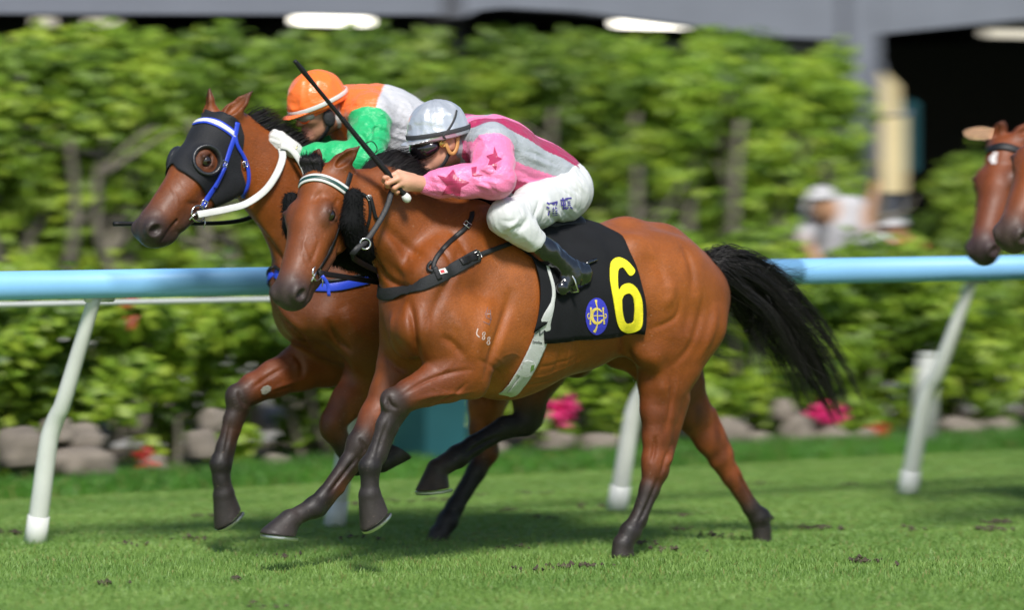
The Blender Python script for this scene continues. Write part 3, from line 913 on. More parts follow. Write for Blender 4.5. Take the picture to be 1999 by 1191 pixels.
def coat_material(name, rough=0.44):
    """horse coat: vertex colour, fine hair running along the body, sweat sheen"""
    m, nt, N, L, b = mat_new(name)
    a = N.new('ShaderNodeAttribute'); a.attribute_name = 'Col'
    tc = N.new('ShaderNodeTexCoord')
    mp = N.new('ShaderNodeMapping'); mp.inputs['Scale'].default_value = (18, 60, 60); mp.inputs['Rotation'].default_value = (0, 0.5, 0)
    L.new(tc.outputs['Object'], mp.inputs[0])
    hair = N.new('ShaderNodeTexNoise'); hair.inputs['Scale'].default_value = 6; hair.inputs['Detail'].default_value = 6
    L.new(mp.outputs[0], hair.inputs['Vector'])
    big = N.new('ShaderNodeTexNoise'); big.inputs['Scale'].default_value = 3.8; big.inputs['Detail'].default_value = 5; big.inputs['Roughness'].default_value = .65
    L.new(tc.outputs['Object'], big.inputs['Vector'])

    def rng_node(src, lo, hi, f0=.3, f1=.7):
        r = N.new('ShaderNodeMapRange'); r.inputs[1].default_value = f0; r.inputs[2].default_value = f1
        r.inputs[3].default_value = lo; r.inputs[4].default_value = hi
        L.new(src, r.inputs[0]); return r.outputs[0]
    f1 = rng_node(hair.outputs['Fac'], .78, 1.2); f2 = rng_node(big.outputs['Fac'], .70, 1.26)
    mul = N.new('ShaderNodeMath'); mul.operation = 'MULTIPLY'; L.new(f1, mul.inputs[0]); L.new(f2, mul.inputs[1])
    vm = N.new('ShaderNodeVectorMath'); vm.operation = 'SCALE'; L.new(a.outputs['Color'], vm.inputs[0]); L.new(mul.outputs[0], vm.inputs['Scale'])
    fl = N.new('ShaderNodeTexNoise'); fl.inputs['Scale'].default_value = 95; fl.inputs['Detail'].default_value = 2
    L.new(tc.outputs['Object'], fl.inputs['Vector'])
    mixc = N.new('ShaderNodeMix'); mixc.data_type = 'RGBA'; mixc.inputs['B'].default_value = (.42, .30, .22, 1)
    L.new(rng_node(fl.outputs['Fac'], 0, .20, .665, .76), mixc.inputs['Factor']); L.new(vm.outputs[0], mixc.inputs['A'])
    L.new(mixc.outputs['Result'], b.inputs['Base Color'])
    sw = N.new('ShaderNodeTexNoise'); sw.inputs['Scale'].default_value = 9; sw.inputs['Detail'].default_value = 8; sw.inputs['Roughness'].default_value = .7
    L.new(tc.outputs['Object'], sw.inputs['Vector'])
    L.new(rng_node(sw.outputs['Fac'], rough - .13, rough + .16), b.inputs['Roughness'])
    b.inputs['Specular IOR Level'].default_value = .33
    b.inputs['Sheen Weight'].default_value = .02
    b.inputs['Sheen Roughness'].default_value = .4
    b.inputs['Coat Weight'].default_value = .12; b.inputs['Coat Roughness'].default_value = .34
    b1 = N.new('ShaderNodeBump'); b1.inputs['Strength'].default_value = .8; b1.inputs['Distance'].default_value = .003
    L.new(hair.outputs['Fac'], b1.inputs['Height'])
    b2 = N.new('ShaderNodeBump'); b2.inputs['Strength'].default_value = .38; b2.inputs['Distance'].default_value = .008
    L.new(sw.outputs['Fac'], b2.inputs['Height']); L.new(b1.outputs[0], b2.inputs['Normal'])
    L.new(b2.outputs[0], b.inputs['Normal'])
    return m


M_COAT = coat_material('bay_coat')
M_HAIR = mat('black_horse_hair', (.010, .008, .0075), rough=.42, spec=.45, vary=.3, vscale=30)
M_EYE = mat('horse_eye', (.012, .006, .004), rough=.06, coat=1.0)
M_SHOE = mat('horseshoe_alloy', (.55, .55, .54), rough=.35, metal=1.0, bump=.2, bscale=80)


class Head:
    """a horse's head in its own frame: u from poll to nose, v towards the viewer's side, w out of the forehead"""
    def __init__(s, poll, nose, n, sc=1.0):
        s.O = np.asarray(poll, float); s.sc = sc
        s.a = nrm(np.asarray(nose, float) - s.O)
        n = np.asarray(n, float); s.n = nrm(n - s.a * (n @ s.a)); s.c = np.cross(s.a, s.n)

    def T(s, u, v, w): return s.O + s.sc * (s.a * u + s.n * v + s.c * w)

    def M(s, du=0.0):
        """axes for an ellipsoid, pitched by du radians in the u-w plane"""
        a = s.a * math.cos(du) + s.c * math.sin(du); c = -s.a * math.sin(du) + s.c * math.cos(du)
        return np.stack([a, s.n, c])

    def build(s, S, base=BAY, nose=NOSE, muzzle=SOOT, ear_near=None, ear_far=None, ear_len=.17, star=False):
        T, q = s.T, s.sc
        lt = base * 1.12; dk = base * .75

        def E(c, r, k=.035, col=base, du=0.0, op='add', both=False):
            for sg in ((1, -1) if both else (1,)):
                S.ell(T(c[0], c[1] * sg, c[2]), np.array(r) * q, s.M(du), k * q, col, op)

        def C(a, ra, b, rb, lat=1.0, latb=None, k=.03, col=base, colb=None, op='add', both=False):
            for sg in ((1, -1) if both else (1,)):
                S.cap(T(a[0], a[1] * sg, a[2]), ra * q, T(b[0], b[1] * sg, b[2]), rb * q, lat, latb, k * q, col, colb, s.n, op)
        E((.075, 0, -.085), (.10, .078, .082))
        C((.06, 0, -.078), .072, (.24, 0, -.072), .068, 1.05, 1.12, .04, base, lt)
        C((.22, 0, -.064), .060, (.50, 0, -.050), .045, 1.0, 1.0, .05, lt, base * .62 + nose * .2)
        C((.20, .042, -.108), .060, (.47, .024, -.088), .050, 1, 1, .05, base, base, both=True)
        E((.160, .054, -.182), (.120, .036, .106), .045, base, -.12, both=True)
        C((.18, .042, -.240), .038, (.46, .028, -.150), .034, 1, 1, .05, base, muzzle, both=True)
        C((.05, 0, -.13), .075, (.16, 0, -.16), .075, .9, .8, .05, base)
        E((.205, .076, -.052), (.052, .030, .034), .03, base * .8, both=True)        # brow
        C((.245, .074, -.098), .014, (.40, .052, -.082), .009, 1, 1, .028, base, base, both=True)   # facial crest
        # muzzle
        E((.545, 0, -.068), (.070, .068, .070), .035, muzzle)
        E((.585, 0, -.086), (.038, .055, .048), .03, muzzle * .9)
        E((.570, .050, -.046), (.038, .026, .036), .022, muzzle * 1.1, both=True)
        E((.580, .074, -.050), (.030, .024, .021), .012, DARKHOLE, .5, 'sub', True)
        C((.46, 0, -.140), .036, (.560, 0, -.132), .030, 1.25, 1.35, .03, muzzle)
        E((.525, 0, -.158), (.036, .034, .024), .025, muzzle * .85)
        C((.440, .064, -.106), .0045, (.60, .058, -.112), .0065, 1, 1, .010, DARKHOLE, DARKHOLE, 'sub', True)
        # eye
        E((.206, .106, -.062), (.034, .026, .0255), .010, BLACK * 2, .25, 'sub', True)
        C((.172, .094, -.056), .006, (.206, .109, -.0360), .0075, k=.010, col=BLACK * 1.6, both=True)
        C((.206, .109, -.0360), .0075, (.242, .095, -.056), .005, k=.010, col=BLACK * 1.6, both=True)
        C((.176, .095, -.076), .005, (.208, .105, -.088), .006, k=.010, col=BLACK * 1.6, both=True)
        C((.208, .105, -.088), .006, (.238, .095, -.072), .005, k=.010, col=BLACK * 1.6, both=True)
        # ears
        for sg, tip in ((1, ear_near), (-1, ear_far)):
            if tip is None: continue
            b0 = T(-.005, .048 * sg, -.060); tp = np.asarray(tip, float)
            d = tp - b0; L = np.linalg.norm(d); d = d / L
            f = nrm(s.c * .55 + s.n * sg * .35 + s.a * .6 - d * (d @ (s.c * .55 + s.n * sg * .35 + s.a * .6)))   # the way the ear opens
            side = np.cross(d, f)
            S.cap(b0 - d * .02, .029 * q, b0 + d * L * .30, .034 * q, 1, 1, .03, base, base)
            S.cap(b0 + d * L * .30, .034 * q, b0 + d * L * .62, .026 * q, .8, .7, .014, base, base * .8, f)
            S.cap(b0 + d * L * .62, .026 * q, tp, .0025, .7, .8, .01, base * .8, BLACK * 2, f)
            Mx = np.stack([d, f, side])
            S.ell(b0 + d * L * .50 + f * .027 * q, (L * .40, .025 * q, .022 * q), Mx, .008, base * .30, 'sub')
        return s

    def eyes(s, parent):
        for sg in (1, -1):
            c = s.T(.207, .090 * sg, -.0625)
            bm = bmesh.new(); bmesh.ops.create_uvsphere(bm, u_segments=20, v_segments=14, radius=.0275 * s.sc)
            v = np.array([x.co[:] for x in bm.verts]) + c; f = [[x.index for x in y.verts] for y in bm.faces]; bm.free()
            mk('eye', v, f, M_EYE, parent)


def hoof(S, cor, toe, heel, dcor, r0=.046, r1=.060, col=HOOF):
    """hoof from the coronet down to a sole that runs from heel to toe"""
    cor, toe, heel = (np.asarray(x, float) for x in (cor, toe, heel))
    mid = (toe + heel) / 2
    ax = nrm(mid - cor); sole_n = nrm(np.cross(np.cross(toe - heel, ax), toe - heel))
    if sole_n @ ax < 0: sole_n = -sole_n
    half = np.linalg.norm(toe - heel) / 2
    f = nrm(toe - heel)
    S.cap(cor, r0, mid + ax * .02, max(half * .92, .045), .9, .85, .012, col * 1.15, col, np.cross(f, sole_n))
    S.cap(cor + f * .012, r0 * .8, toe + ax * .01 - f * .03, .032, 1, 1, .02, col * 1.1, col)
    S.cut(mid, sole_n, .11)
    return mid, sole_n, f, half


def shoe(parent, mid, sn, f, half, thick=.013):
    side = np.cross(sn, f)
    mb = MB(); pts = []
    for t in np.linspace(-2.35, 2.35, 24):
        pts.append(mid + sn * .004 + f * (half * .90 * math.cos(t)) + side * (half * .74 * math.sin(t)))
    ribbon(mb, pts, [sn] * 24, .020, thick)
    mb.build('horseshoe', M_SHOE, parent, smooth=False)


def strands(name, roots, ctrl_fn, n, parent, width=.0016, seg=12, seed=1, material=None):
    """hair: n tapered three-sided strands; ctrl_fn(rng, i) gives the control points of one"""
    r = np.random.default_rng(seed)
    V, F = [], []
    o = 0
    ring = np.array([(math.cos(a), math.sin(a)) for a in (0, 2.094, 4.189)])
    for i in range(n):
        c = ctrl_fn(r, i)
        p = catmull(c, seg)
        t = np.gradient(p, axis=0); t /= np.linalg.norm(t, axis=1)[:, None] + 1e-9
        u = np.cross(t, (0.3, .8, .5)); u /= np.linalg.norm(u, axis=1)[:, None] + 1e-9
        b = np.cross(t, u)
        w = width * r.uniform(.7, 1.4) * np.clip(1.15 - np.linspace(0, 1, seg) ** 1.6, .12, 1)
        ringp = p[:, None] + w[:, None, None] * (u[:, None] * ring[None, :, :1] + b[:, None] * ring[None, :, 1:])
        V.append(ringp.reshape(-1, 3))
        k = np.arange(seg - 1)[:, None] * 3 + o
        for j in range(3):
            j2 = (j + 1) % 3
            F.append(np.concatenate([k + j, k + j2, k + 3 + j2, k + 3 + j], 1))
        o += seg * 3
    return mk(name, np.vstack(V), np.vstack(F), material or M_HAIR, parent)


H6Y = 0.0
H1Y = 0.86


def trunk(S, st, ridge, y):
    """stations: (px, py of the centre, vertical radius, half width, colour)"""
    pts = [(P(x, py, y), r, hw / r, c) for x, py, r, hw, c in st]
    S.chain(pts, k=.06)
    if ridge: S.chain([(P(x, py, y), r, .8, BAY) for x, py, r in ridge], k=.08)


def build_horse_six(trail=False, vox=.0065, nose=(545, 578)):
    y = H6Y; nr, fr = y - .15, y + .15
    S = Body()
    S.group(.02)
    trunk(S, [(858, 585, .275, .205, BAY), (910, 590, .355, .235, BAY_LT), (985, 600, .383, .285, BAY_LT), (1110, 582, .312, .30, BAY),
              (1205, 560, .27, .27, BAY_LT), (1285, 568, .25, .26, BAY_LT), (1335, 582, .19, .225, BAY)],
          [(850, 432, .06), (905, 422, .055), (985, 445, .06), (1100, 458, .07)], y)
    # neck
    S.chain([(P(890, 532, y), .25, .62, BAY), (P(812, 478, y), .195, .54, BAY), (P(742, 410, y), .160, .50, BAY), (P(674, 371, y), .098, .66, BAY)], k=.07)
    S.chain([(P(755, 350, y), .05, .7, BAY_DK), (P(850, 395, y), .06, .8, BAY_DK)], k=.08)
    # shoulder and breast
    S.chain([(P(930, 440, y - .10), .10, .7, BAY), (P(860, 540, y - .17), .11, .7, BAY), (P(815, 640, y - .18), .085, 1, BAY)], k=.09)
    S.chain([(P(900, 440, y + .10), .10, .7, BAY), (P(830, 540, y + .17), .11, .7, BAY), (P(788, 640, y + .16), .085, 1, BAY)], k=.09)
    S.ell(P(795, 640, y - .07), (.075, .085, .13), None, .06, BAY)
    S.ell(P(785, 642, y + .08), (.075, .085, .13), None, .06, BAY)
    S.ell(P(925, 650, y - .24), (.13, .07, .20), frame_from(P(960, 560, y) - P(900, 740, y)), .07, BAY_LT)   # triceps
    S.ell(P(905, 660, y + .24), (.13, .07, .20), None, .07, BAY)
    # quarters
    for sg, nx in ((-1, 0), (1, -60)):
        yy = y + sg * .16
        S.ell(P(1302 + nx, 560, yy), (.24, .12, .20), frame_from(P(1380, 610, y) - P(1280, 500, y)), .09, BAY_LT)
        S.chain([(P(1364 + nx, 570, y + sg * .13), .085, 1, BAY), (P(1360 + nx, 640, y + sg * .15), .10, 1, BAY), (P(1330 + nx, 715, y + sg * .15), .09, 1, BAY)], k=.09)
        S.chain([(P(1262 + nx, 590, y + sg * .19), .10, .8, BAY_LT), (P(1268 + nx, 680, y + sg * .20), .09, .9, BAY)], k=.09)
        S.ell(P(1232 + nx, 492, y + sg * .20), (.06, .05, .06), None, .09, BAY_LT)      # point of hip
    S.chain([(P(1225, 462, y), .07, 1, BAY), (P(1290, 478, y), .06, 1, BAY), (P(1350, 512, y), .045, 1, BAY)], k=.09)
    S.cap(P(1335, 525, y), .05, P(1395, 530, y), .028, col=BAY, colb=BLACK, k=.05)      # dock
    # near fore, folded
    S.group(.05)
    yn = y - .20; nx_ = 90 if trail else 0
    Q = lambda a, b, c: P(a + nx_, b, c)
    S.chain([(P(815, 640, y - .18), .085, .9, BAY), (Q(905, 715, yn), .122, .75, BAY), (Q(872, 738, yn), .100, .75, LEGC), (Q(832, 757, yn), .074, .8, LEGC),
             (Q(800, 770, yn), .060, .9, LEGC), (Q(776, 785, yn), .057, .9, KNEE)], k=.035)
    S.ell(Q(925, 755, yn), (.055, .045, .05), None, .05, BAY)
    S.ell(Q(764, 782, yn), (.05, .043, .052), None, .025, KNEE * 1.7)
    S.chain([(Q(768, 800, yn), .048, .9, KNEE), (Q(752, 830, yn), .037, .85, SOOT * .55), (Q(734, 885, yn), .034, .85, SOOT * .5), (Q(722, 912, yn), .046, .9, BLACK),
             (Q(722, 938, yn), .034, .95, BLACK), (Q(722, 962, yn), .042, 1, BLACK)], k=.02)
    S.chain([(Q(786, 806, yn), .026, .8, KNEE), (Q(766, 840, yn), .019, .8, KNEE), (Q(744, 895, yn), .024, .8, BLACK)], k=.02)
    shoes = [hoof(S, Q(723, 968, yn), Q(709, 1037, yn), Q(757, 992, yn), None)]
    if trail:
        S.group(.05); yf = y + .16; sx = 80
        S.chain([(P(788, 645, y + .15), .085, .9, BAY), (P(905 + sx, 715, yf), .122, .75, BAY), (P(872 + sx, 738, yf), .100, .75, LEGC), (P(832 + sx, 757, yf), .074, .8, LEGC), (P(776 + sx, 785, yf), .057, .9, KNEE)], k=.035)
        S.chain([(P(768 + sx, 800, yf), .048, .9, KNEE), (P(752 + sx, 830, yf), .037, .85, SOOT), (P(734 + sx, 885, yf), .034, .85, SOOT), (P(722 + sx, 912, yf), .046, .9, BLACK), (P(722 + sx, 962, yf), .042, 1, BLACK)], k=.02)
        hoof(S, P(723 + sx, 968, yf), P(709 + sx, 1037, yf), P(757 + sx, 992, yf), None)
    else:
        # far fore, reaching forward
        S.group(.05)
        yf = y + .13
        S.chain([(P(788, 645, y + .15), .085, .9, BAY), (P(790, 710, yf), .120, .75, BAY), (P(765, 765, yf), .092, .75, BAY), (P(735, 815, yf), .070, .85, LEGC), (P(707, 862, yf), .060, .9, KNEE)], k=.035)
        S.ell(P(697, 872, yf), (.048, .042, .055), None, .025, KNEE)
        S.chain([(P(702, 872, yf), .052, .9, KNEE), (P(680, 905, yf), .039, .85, BLACK * 1.5), (P(634, 968, yf), .035, .85, BLACK), (P(612, 992, yf), .044, .9, BLACK), (P(590, 1003, yf), .034, 1, BLACK), (P(570, 1013, yf), .040, 1, HOOF)], k=.02)
        S.chain([(P(712, 885, yf), .024, .8, BAY_DK), (P(662, 955, yf), .020, .8, BAY_DK), (P(628, 998, yf), .022, .8, BLACK)], k=.02)
        shoes.append(hoof(S, P(566, 1018, yf), P(513, 1043, yf), P(580, 1049, yf), None))

    # near hind
    S.group(.05)
    S.chain([(P(1305, 660, nr), .17, .8, BAY), (P(1296, 745, nr), .118, .75, BAY), (P(1288, 800, nr), .088, .75, LEGC * 1.1), (P(1284, 850, nr), .066, .75, LEGC),
             (P(1280, 900, nr), .060, .75, LEGC), (P(1280, 918, nr), .060, .75, BAY_DK)], k=.035)
    S.cap(P(1325, 780, nr), .05, P(1303, 895, nr), .022, k=.03, col=LEGC, colb=BAY_DK)
    S.chain([(P(1279, 920, nr), .058, .75, BAY_DK), (P(1268, 955, nr), .045, .8, KNEE), (P(1246, 1015, nr), .038, .85, KNEE), (P(1230, 1040, nr), .046, .9, BLACK), (P(1221, 1056, nr), .036, 1, BLACK), (P(1217, 1063, nr), .040, 1, BLACK)], k=.02)
    hoof(S, P(1217, 1063, nr), P(1196, 1090, nr), P(1238, 1086, nr), None, .042)
    # far hind, pushing off behind
    S.group(.05)
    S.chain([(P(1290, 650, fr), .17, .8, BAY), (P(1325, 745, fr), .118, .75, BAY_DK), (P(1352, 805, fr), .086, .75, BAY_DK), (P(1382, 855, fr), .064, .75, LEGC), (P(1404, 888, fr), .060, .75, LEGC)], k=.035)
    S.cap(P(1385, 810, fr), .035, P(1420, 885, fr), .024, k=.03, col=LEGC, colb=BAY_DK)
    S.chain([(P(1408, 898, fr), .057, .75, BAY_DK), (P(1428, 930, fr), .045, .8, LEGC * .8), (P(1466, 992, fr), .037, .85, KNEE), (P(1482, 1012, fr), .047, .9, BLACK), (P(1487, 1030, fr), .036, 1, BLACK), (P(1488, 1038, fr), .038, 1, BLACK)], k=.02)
    S.cap(P(1490, 1008, fr), .03, P(1506, 1012, fr), .012, k=.02, col=BLACK)
    hoof(S, P(1488, 1036, fr), P(1475, 1066, fr), P(1505, 1056, fr), None, .040)
    # head
    S.group(.06)
    d0 = depth_of(P(655, 325, y))
    hd = Head(PD(614, 320, d0 - .03), PD(*nose, d0 - .29), _R * .85 - _F * .53 * V3(1, 1, 0), 1.02)
    hd.build(S, BAY, ear_near=PD(704, 284, d0 - .02), ear_far=PD(624, 288, d0 - .01))
    v, q, col = S.mesh(vox, 2)
    return S, hd, v, q, col, shoes


def build_horse_one():
    y = H1Y; nr, fr = y - .15, y + .15
    S = Body(); S.group(.02)
    dk = BAY * .66  # trunk and shoulder coat darkened: shade on the far horse painted in
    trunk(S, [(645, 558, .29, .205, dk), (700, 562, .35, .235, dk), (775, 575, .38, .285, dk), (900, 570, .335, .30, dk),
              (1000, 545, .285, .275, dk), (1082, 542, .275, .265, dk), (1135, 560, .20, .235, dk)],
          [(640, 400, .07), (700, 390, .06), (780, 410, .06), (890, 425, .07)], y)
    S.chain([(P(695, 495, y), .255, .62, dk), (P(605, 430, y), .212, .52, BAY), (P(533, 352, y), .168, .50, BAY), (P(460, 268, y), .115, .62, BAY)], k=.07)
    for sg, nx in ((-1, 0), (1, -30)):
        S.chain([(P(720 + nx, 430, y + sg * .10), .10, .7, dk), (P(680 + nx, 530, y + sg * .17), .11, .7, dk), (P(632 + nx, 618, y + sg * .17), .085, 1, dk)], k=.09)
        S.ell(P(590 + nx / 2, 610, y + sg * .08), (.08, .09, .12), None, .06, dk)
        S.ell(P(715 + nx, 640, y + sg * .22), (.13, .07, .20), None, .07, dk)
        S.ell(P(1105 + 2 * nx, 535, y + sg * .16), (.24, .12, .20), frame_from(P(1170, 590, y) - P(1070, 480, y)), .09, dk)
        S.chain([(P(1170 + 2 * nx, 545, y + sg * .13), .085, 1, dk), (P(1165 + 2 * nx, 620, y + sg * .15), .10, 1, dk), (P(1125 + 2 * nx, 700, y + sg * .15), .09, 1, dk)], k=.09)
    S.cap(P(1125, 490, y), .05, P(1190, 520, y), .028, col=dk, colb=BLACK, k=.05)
    # far fore, reaching
    S.group(.05); yf = y + .13
    S.chain([(P(605, 620, y + .16), .085, .9, dk), (P(640, 700, yf), .122, .75, BAY), (P(585, 718, yf), .100, .75, BAY), (P(535, 740, yf), .078, .8, LEGC), (P(495, 758, yf), .062, .85, LEGC), (P(470, 775, yf), .057, .9, KNEE)], k=.035)
    S.ell(P(460, 776, yf), (.048, .042, .055), None, .025, KNEE)
    S.chain([(P(464, 795, yf), .050, .9, KNEE), (P(454, 820, yf), .040, .85, KNEE), (P(438, 875, yf), .036, .85, KNEE), (P(431, 906, yf), .047, .9, BLACK), (P(432, 935, yf), .036, 1, BLACK), (P(437, 962, yf), .045, 1, BLACK)], k=.02)
    S.chain([(P(478, 800, yf), .024, .8, BAY_DK), (P(460, 840, yf), .020, .8, BAY_DK), (P(445, 895, yf), .024, .8, BLACK)], k=.02)
    sh = [hoof(S, P(438, 968, yf), P(424, 1034, yf), P(470, 990, yf), None)]
    # near fore, folded up
    S.group(.05); yn = y - .15
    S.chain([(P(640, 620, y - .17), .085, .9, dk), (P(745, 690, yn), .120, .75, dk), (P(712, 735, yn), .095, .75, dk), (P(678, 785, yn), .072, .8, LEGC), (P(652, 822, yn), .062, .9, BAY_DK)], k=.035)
    S.ell(P(646, 838, yn), (.05, .043, .055), None, .025, BAY_DK)
    S.chain([(P(658, 850, yn), .05, .9, BLACK), (P(675, 880, yn), .040, .85, BLACK), (P(696, 908, yn), .044, .9, BLACK), (P(720, 908, yn), .036, 1, BLACK), (P(742, 902, yn), .042, 1, BLACK)], k=.02)
    hoof(S, P(744, 901, yn), P(798, 892, yn), P(764, 868, yn), None)
    # near hind, swinging forward under the belly
    S.group(.05)
    S.chain([(P(1085, 640, nr), .17, .8, dk), (P(1058, 715, nr), .12, .75, dk), (P(1035, 770, nr), .088, .75, BAY_DK), (P(1033, 805, nr), .066, .75, BLACK * 1.5), (P(1030, 820, nr), .062, .75, BLACK)], k=.035)  # gaskin and hock blackened: shadow of number 6 put into the colour
    S.cap(P(1045, 800, nr), .04, P(1046, 822, nr), .026, k=.03, col=BLACK)
    S.chain([(P(1024, 828, nr), .057, .8, BLACK), (P(985, 835, nr), .048, .85, BLACK), (P(925, 870, nr), .044, .85, BLACK), (P(893, 892, nr), .050, .9, BLACK), (P(872, 905, nr), .042, 1, BLACK * 2), (P(856, 915, nr), .045, 1, BLACK * 2)], k=.02)
    sh.append(hoof(S, P(854, 917, nr), P(815, 960, nr), P(880, 950, nr), None, col=V3(.05, .03, .02)))
    # far hind
    S.group(.05)
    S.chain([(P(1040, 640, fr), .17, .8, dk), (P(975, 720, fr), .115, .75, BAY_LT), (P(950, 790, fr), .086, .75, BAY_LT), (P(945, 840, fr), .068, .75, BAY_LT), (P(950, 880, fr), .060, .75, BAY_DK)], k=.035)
    S.chain([(P(949, 885, fr), .057, .75, BAY_DK), (P(930, 920, fr), .046, .8, BLACK), (P(888, 990, fr), .041, .85, BLACK), (P(873, 1018, fr), .048, .9, BLACK), (P(862, 1036, fr), .038, 1, BLACK), (P(858, 1042, fr), .041, 1, BLACK)], k=.02)
    hoof(S, P(857, 1044, fr), P(830, 1073, fr), P(878, 1066, fr), None, .042)
    # head
    S.group(.06)
    d0 = depth_of(P(435, 232, y))
    hd = Head(PD(404, 221, d0 - .03), PD(268, 437, d0 - .27), _R * .62 - _F * .78 * V3(1, 1, 0), 1.04)
    hd.build(S, BAY * 1.05, ear_near=PD(494, 176, d0 - .02), ear_far=PD(409, 169, d0 + .02))
    v, q, col = S.mesh(.0065, 2)
    return S, hd, v, q, col, sh
S6, head6, v6, q6, c6, shoes6 = build_horse_six()
_s = Surf(v6, q6)


def strokes(surf, table):
    out = []
    for w, amp, *pix in table:
        big = w > .0075
        out.append((surf.path(pix, 20)[0], w * (1.12 if big else 1.1), amp * (1.12 if big else .62)))
    return out


v6 = sculpt(v6, q6, strokes(_s, [
    (.016, -.022, (797, 585), (806, 630), (812, 680), (818, 715)),          # groove between breast and shoulder
    (.030, .014, (770, 600), (768, 650), (778, 690)),
    (.014, -.010, (748, 690), (772, 715), (800, 728)),
    (.020, -.016, (1000, 560), (985, 620), (962, 690), (945, 745)),        # behind the triceps
    (.030, .012, (960, 570), (945, 640), (925, 710)),
    (.018, -.010, (905, 470), (880, 540), (850, 600), (838, 640)),
    (.026, .010, (880, 610), (905, 650), (915, 700)),
    (.014, -.010, (860, 655), (885, 672), (905, 700)),
    (.016, -.012, (722, 500), (760, 548), (800, 560), (840, 520)),         # base of the neck
    (.020, -.010, (740, 430), (790, 480), (840, 510)),
    (.030, .010, (735, 470), (790, 520), (830, 530)),
    (.012, -.006, (1262, 645), (1300, 632), (1322, 615), (1330, 575)),     # flank and stifle folds
    (.026, .008, (1290, 600), (1310, 580), (1312, 540)),
    (.016, -.007, (1375, 560), (1366, 620), (1345, 680), (1300, 725)),     # hamstring lines
    (.022, .010, (1400, 590), (1388, 650), (1360, 710)),
    (.020, -.010, (1330, 470), (1350, 520), (1355, 580)),
    (.022, -.006, (1255, 500), (1285, 520), (1300, 560)),
    (.028, .012, (1275, 690), (1290, 740), (1295, 790)),
    (.012, -.008, (1312, 720), (1310, 790), (1298, 850)),
    (.020, -.012, (1215, 640), (1225, 690), (1250, 715)),                  # flank hollow
    (.007, .004, (1000, 740), (1060, 735), (1110, 715), (1170, 690)),
    (.007, -.004, (1030, 720), (1080, 712), (1140, 690)),
    (.008, -.004, (1000, 755), (1050, 750), (1100, 735)),
    (.009, -.005, (925, 700), (960, 715), (985, 745)),
    (.006, .004, (960, 690), (985, 712), (1000, 735)),
    (.008, -.009, (785, 772), (830, 745), (880, 728), (925, 722)),         # forearm muscles
    (.010, .006, (800, 785), (850, 772), (905, 768), (930, 765)),
    (.006, .0035, (825, 752), (860, 730), (890, 700)),
    (.008, -.006, (840, 790), (880, 775), (915, 745)),
    (.004, .003, (600, 450), (590, 490), (592, 520)), (.004, .003, (612, 440), (616, 480), (605, 515)),
    (.005, .003, (648, 440), (652, 470), (640, 500)),
    (.012, -.006, (630, 372), (618, 385), (612, 398)), (.008, -.005, (660, 385), (655, 398), (645, 405)),
    # cheek edge, tendons, ribs, veins
    (.010, -.009, (668, 540), (660, 505), (664, 470)), (.006, .005, (590, 470), (600, 500), (612, 525)), (.008, -.006, (600, 520), (612, 500), (622, 470)),
    (.0075, -.010, (760, 815), (744, 860), (733, 900)), (.008, -.012, (700, 890), (670, 930), (640, 968)), (.008, -.010, (1287, 930), (1268, 980), (1245, 1025)), (.008, -.010, (1430, 905), (1455, 950), (1480, 995)),
    (.008, -.010, (1303, 880), (1296, 910), (1290, 930)), (.012, .010, (1312, 870), (1308, 895), (1302, 910)), (.009, -.010, (1280, 850), (1276, 885), (1270, 905)),
    (.008, -.008, (755, 772), (762, 790), (778, 800)), (.009, .008, (748, 780), (752, 795), (756, 805)), (.008, -.008, (700, 855), (712, 875), (706, 890)),
    (.012, -.004, (1060, 670), (1050, 715), (1035, 748)), (.012, -.004, (1095, 668), (1090, 705), (1075, 738)), (.012, -.004, (1130, 665), (1130, 695), (1118, 720)), (.012, .004, (1112, 668), (1108, 702), (1098, 730)),
    (.0045, .0045, (930, 640), (950, 660), (958, 690), (975, 700)), (.0045, .004, (975, 700), (1000, 690), (1020, 700)), (.0045, .004, (890, 720), (860, 735), (838, 745), (815, 752)), (.004, .004, (838, 745), (850, 760), (880, 768)),
    (.0045, .004, (1320, 700), (1325, 740), (1315, 790), (1300, 830)), (.004, .004, (1325, 740), (1310, 750), (1290, 780)), (.0045, .004, (1390, 660), (1380, 690), (1360, 720)),
    (.005, .004, (820, 590), (840, 620), (835, 650), (845, 680)), (.005, .004, (780, 470), (800, 500), (805, 530)),
    (.014, -.012, (712, 470), (728, 505), (750, 535)), (.020, .012, (745, 455), (775, 500), (800, 540)), (.010, -.007, (850, 470), (880, 510), (890, 550)), (.018, -.008, (870, 440), (905, 480), (925, 530)),
    (.020, -.010, (1230, 560), (1245, 600), (1262, 630)), (.016, -.004, (1340, 560), (1345, 610), (1335, 650)),
    (.006, -.004, (570, 540), (584, 538), (600, 548)), (.005, -.003, (602, 560), (612, 556), (620, 548)),
]))
c6 = c6 * (1 + .10 * vnoise(v6 * 7, 3)[:, None])
c6 = c6 * (1 + (.42 * vnoise(v6 * V3(26, 26, 12), 13) * np.clip((.80 - v6[:, 2]) / .25, 0, 1))[:, None])
horse6 = mk('racehorse', v6, q6, M_COAT, org=(float(v6[:, 0].mean()), H6Y, 0.0), col=c6)
tag(horse6, 'bay racehorse wearing the black number 6 cloth, nearest of the field', 'horse', 'racehorses')
head6.eyes(horse6)
for s_ in shoes6: shoe(horse6, *s_)
S1, head1, v1, q1, c1, shoes1 = build_horse_one()
_s = Surf(v1, q1)
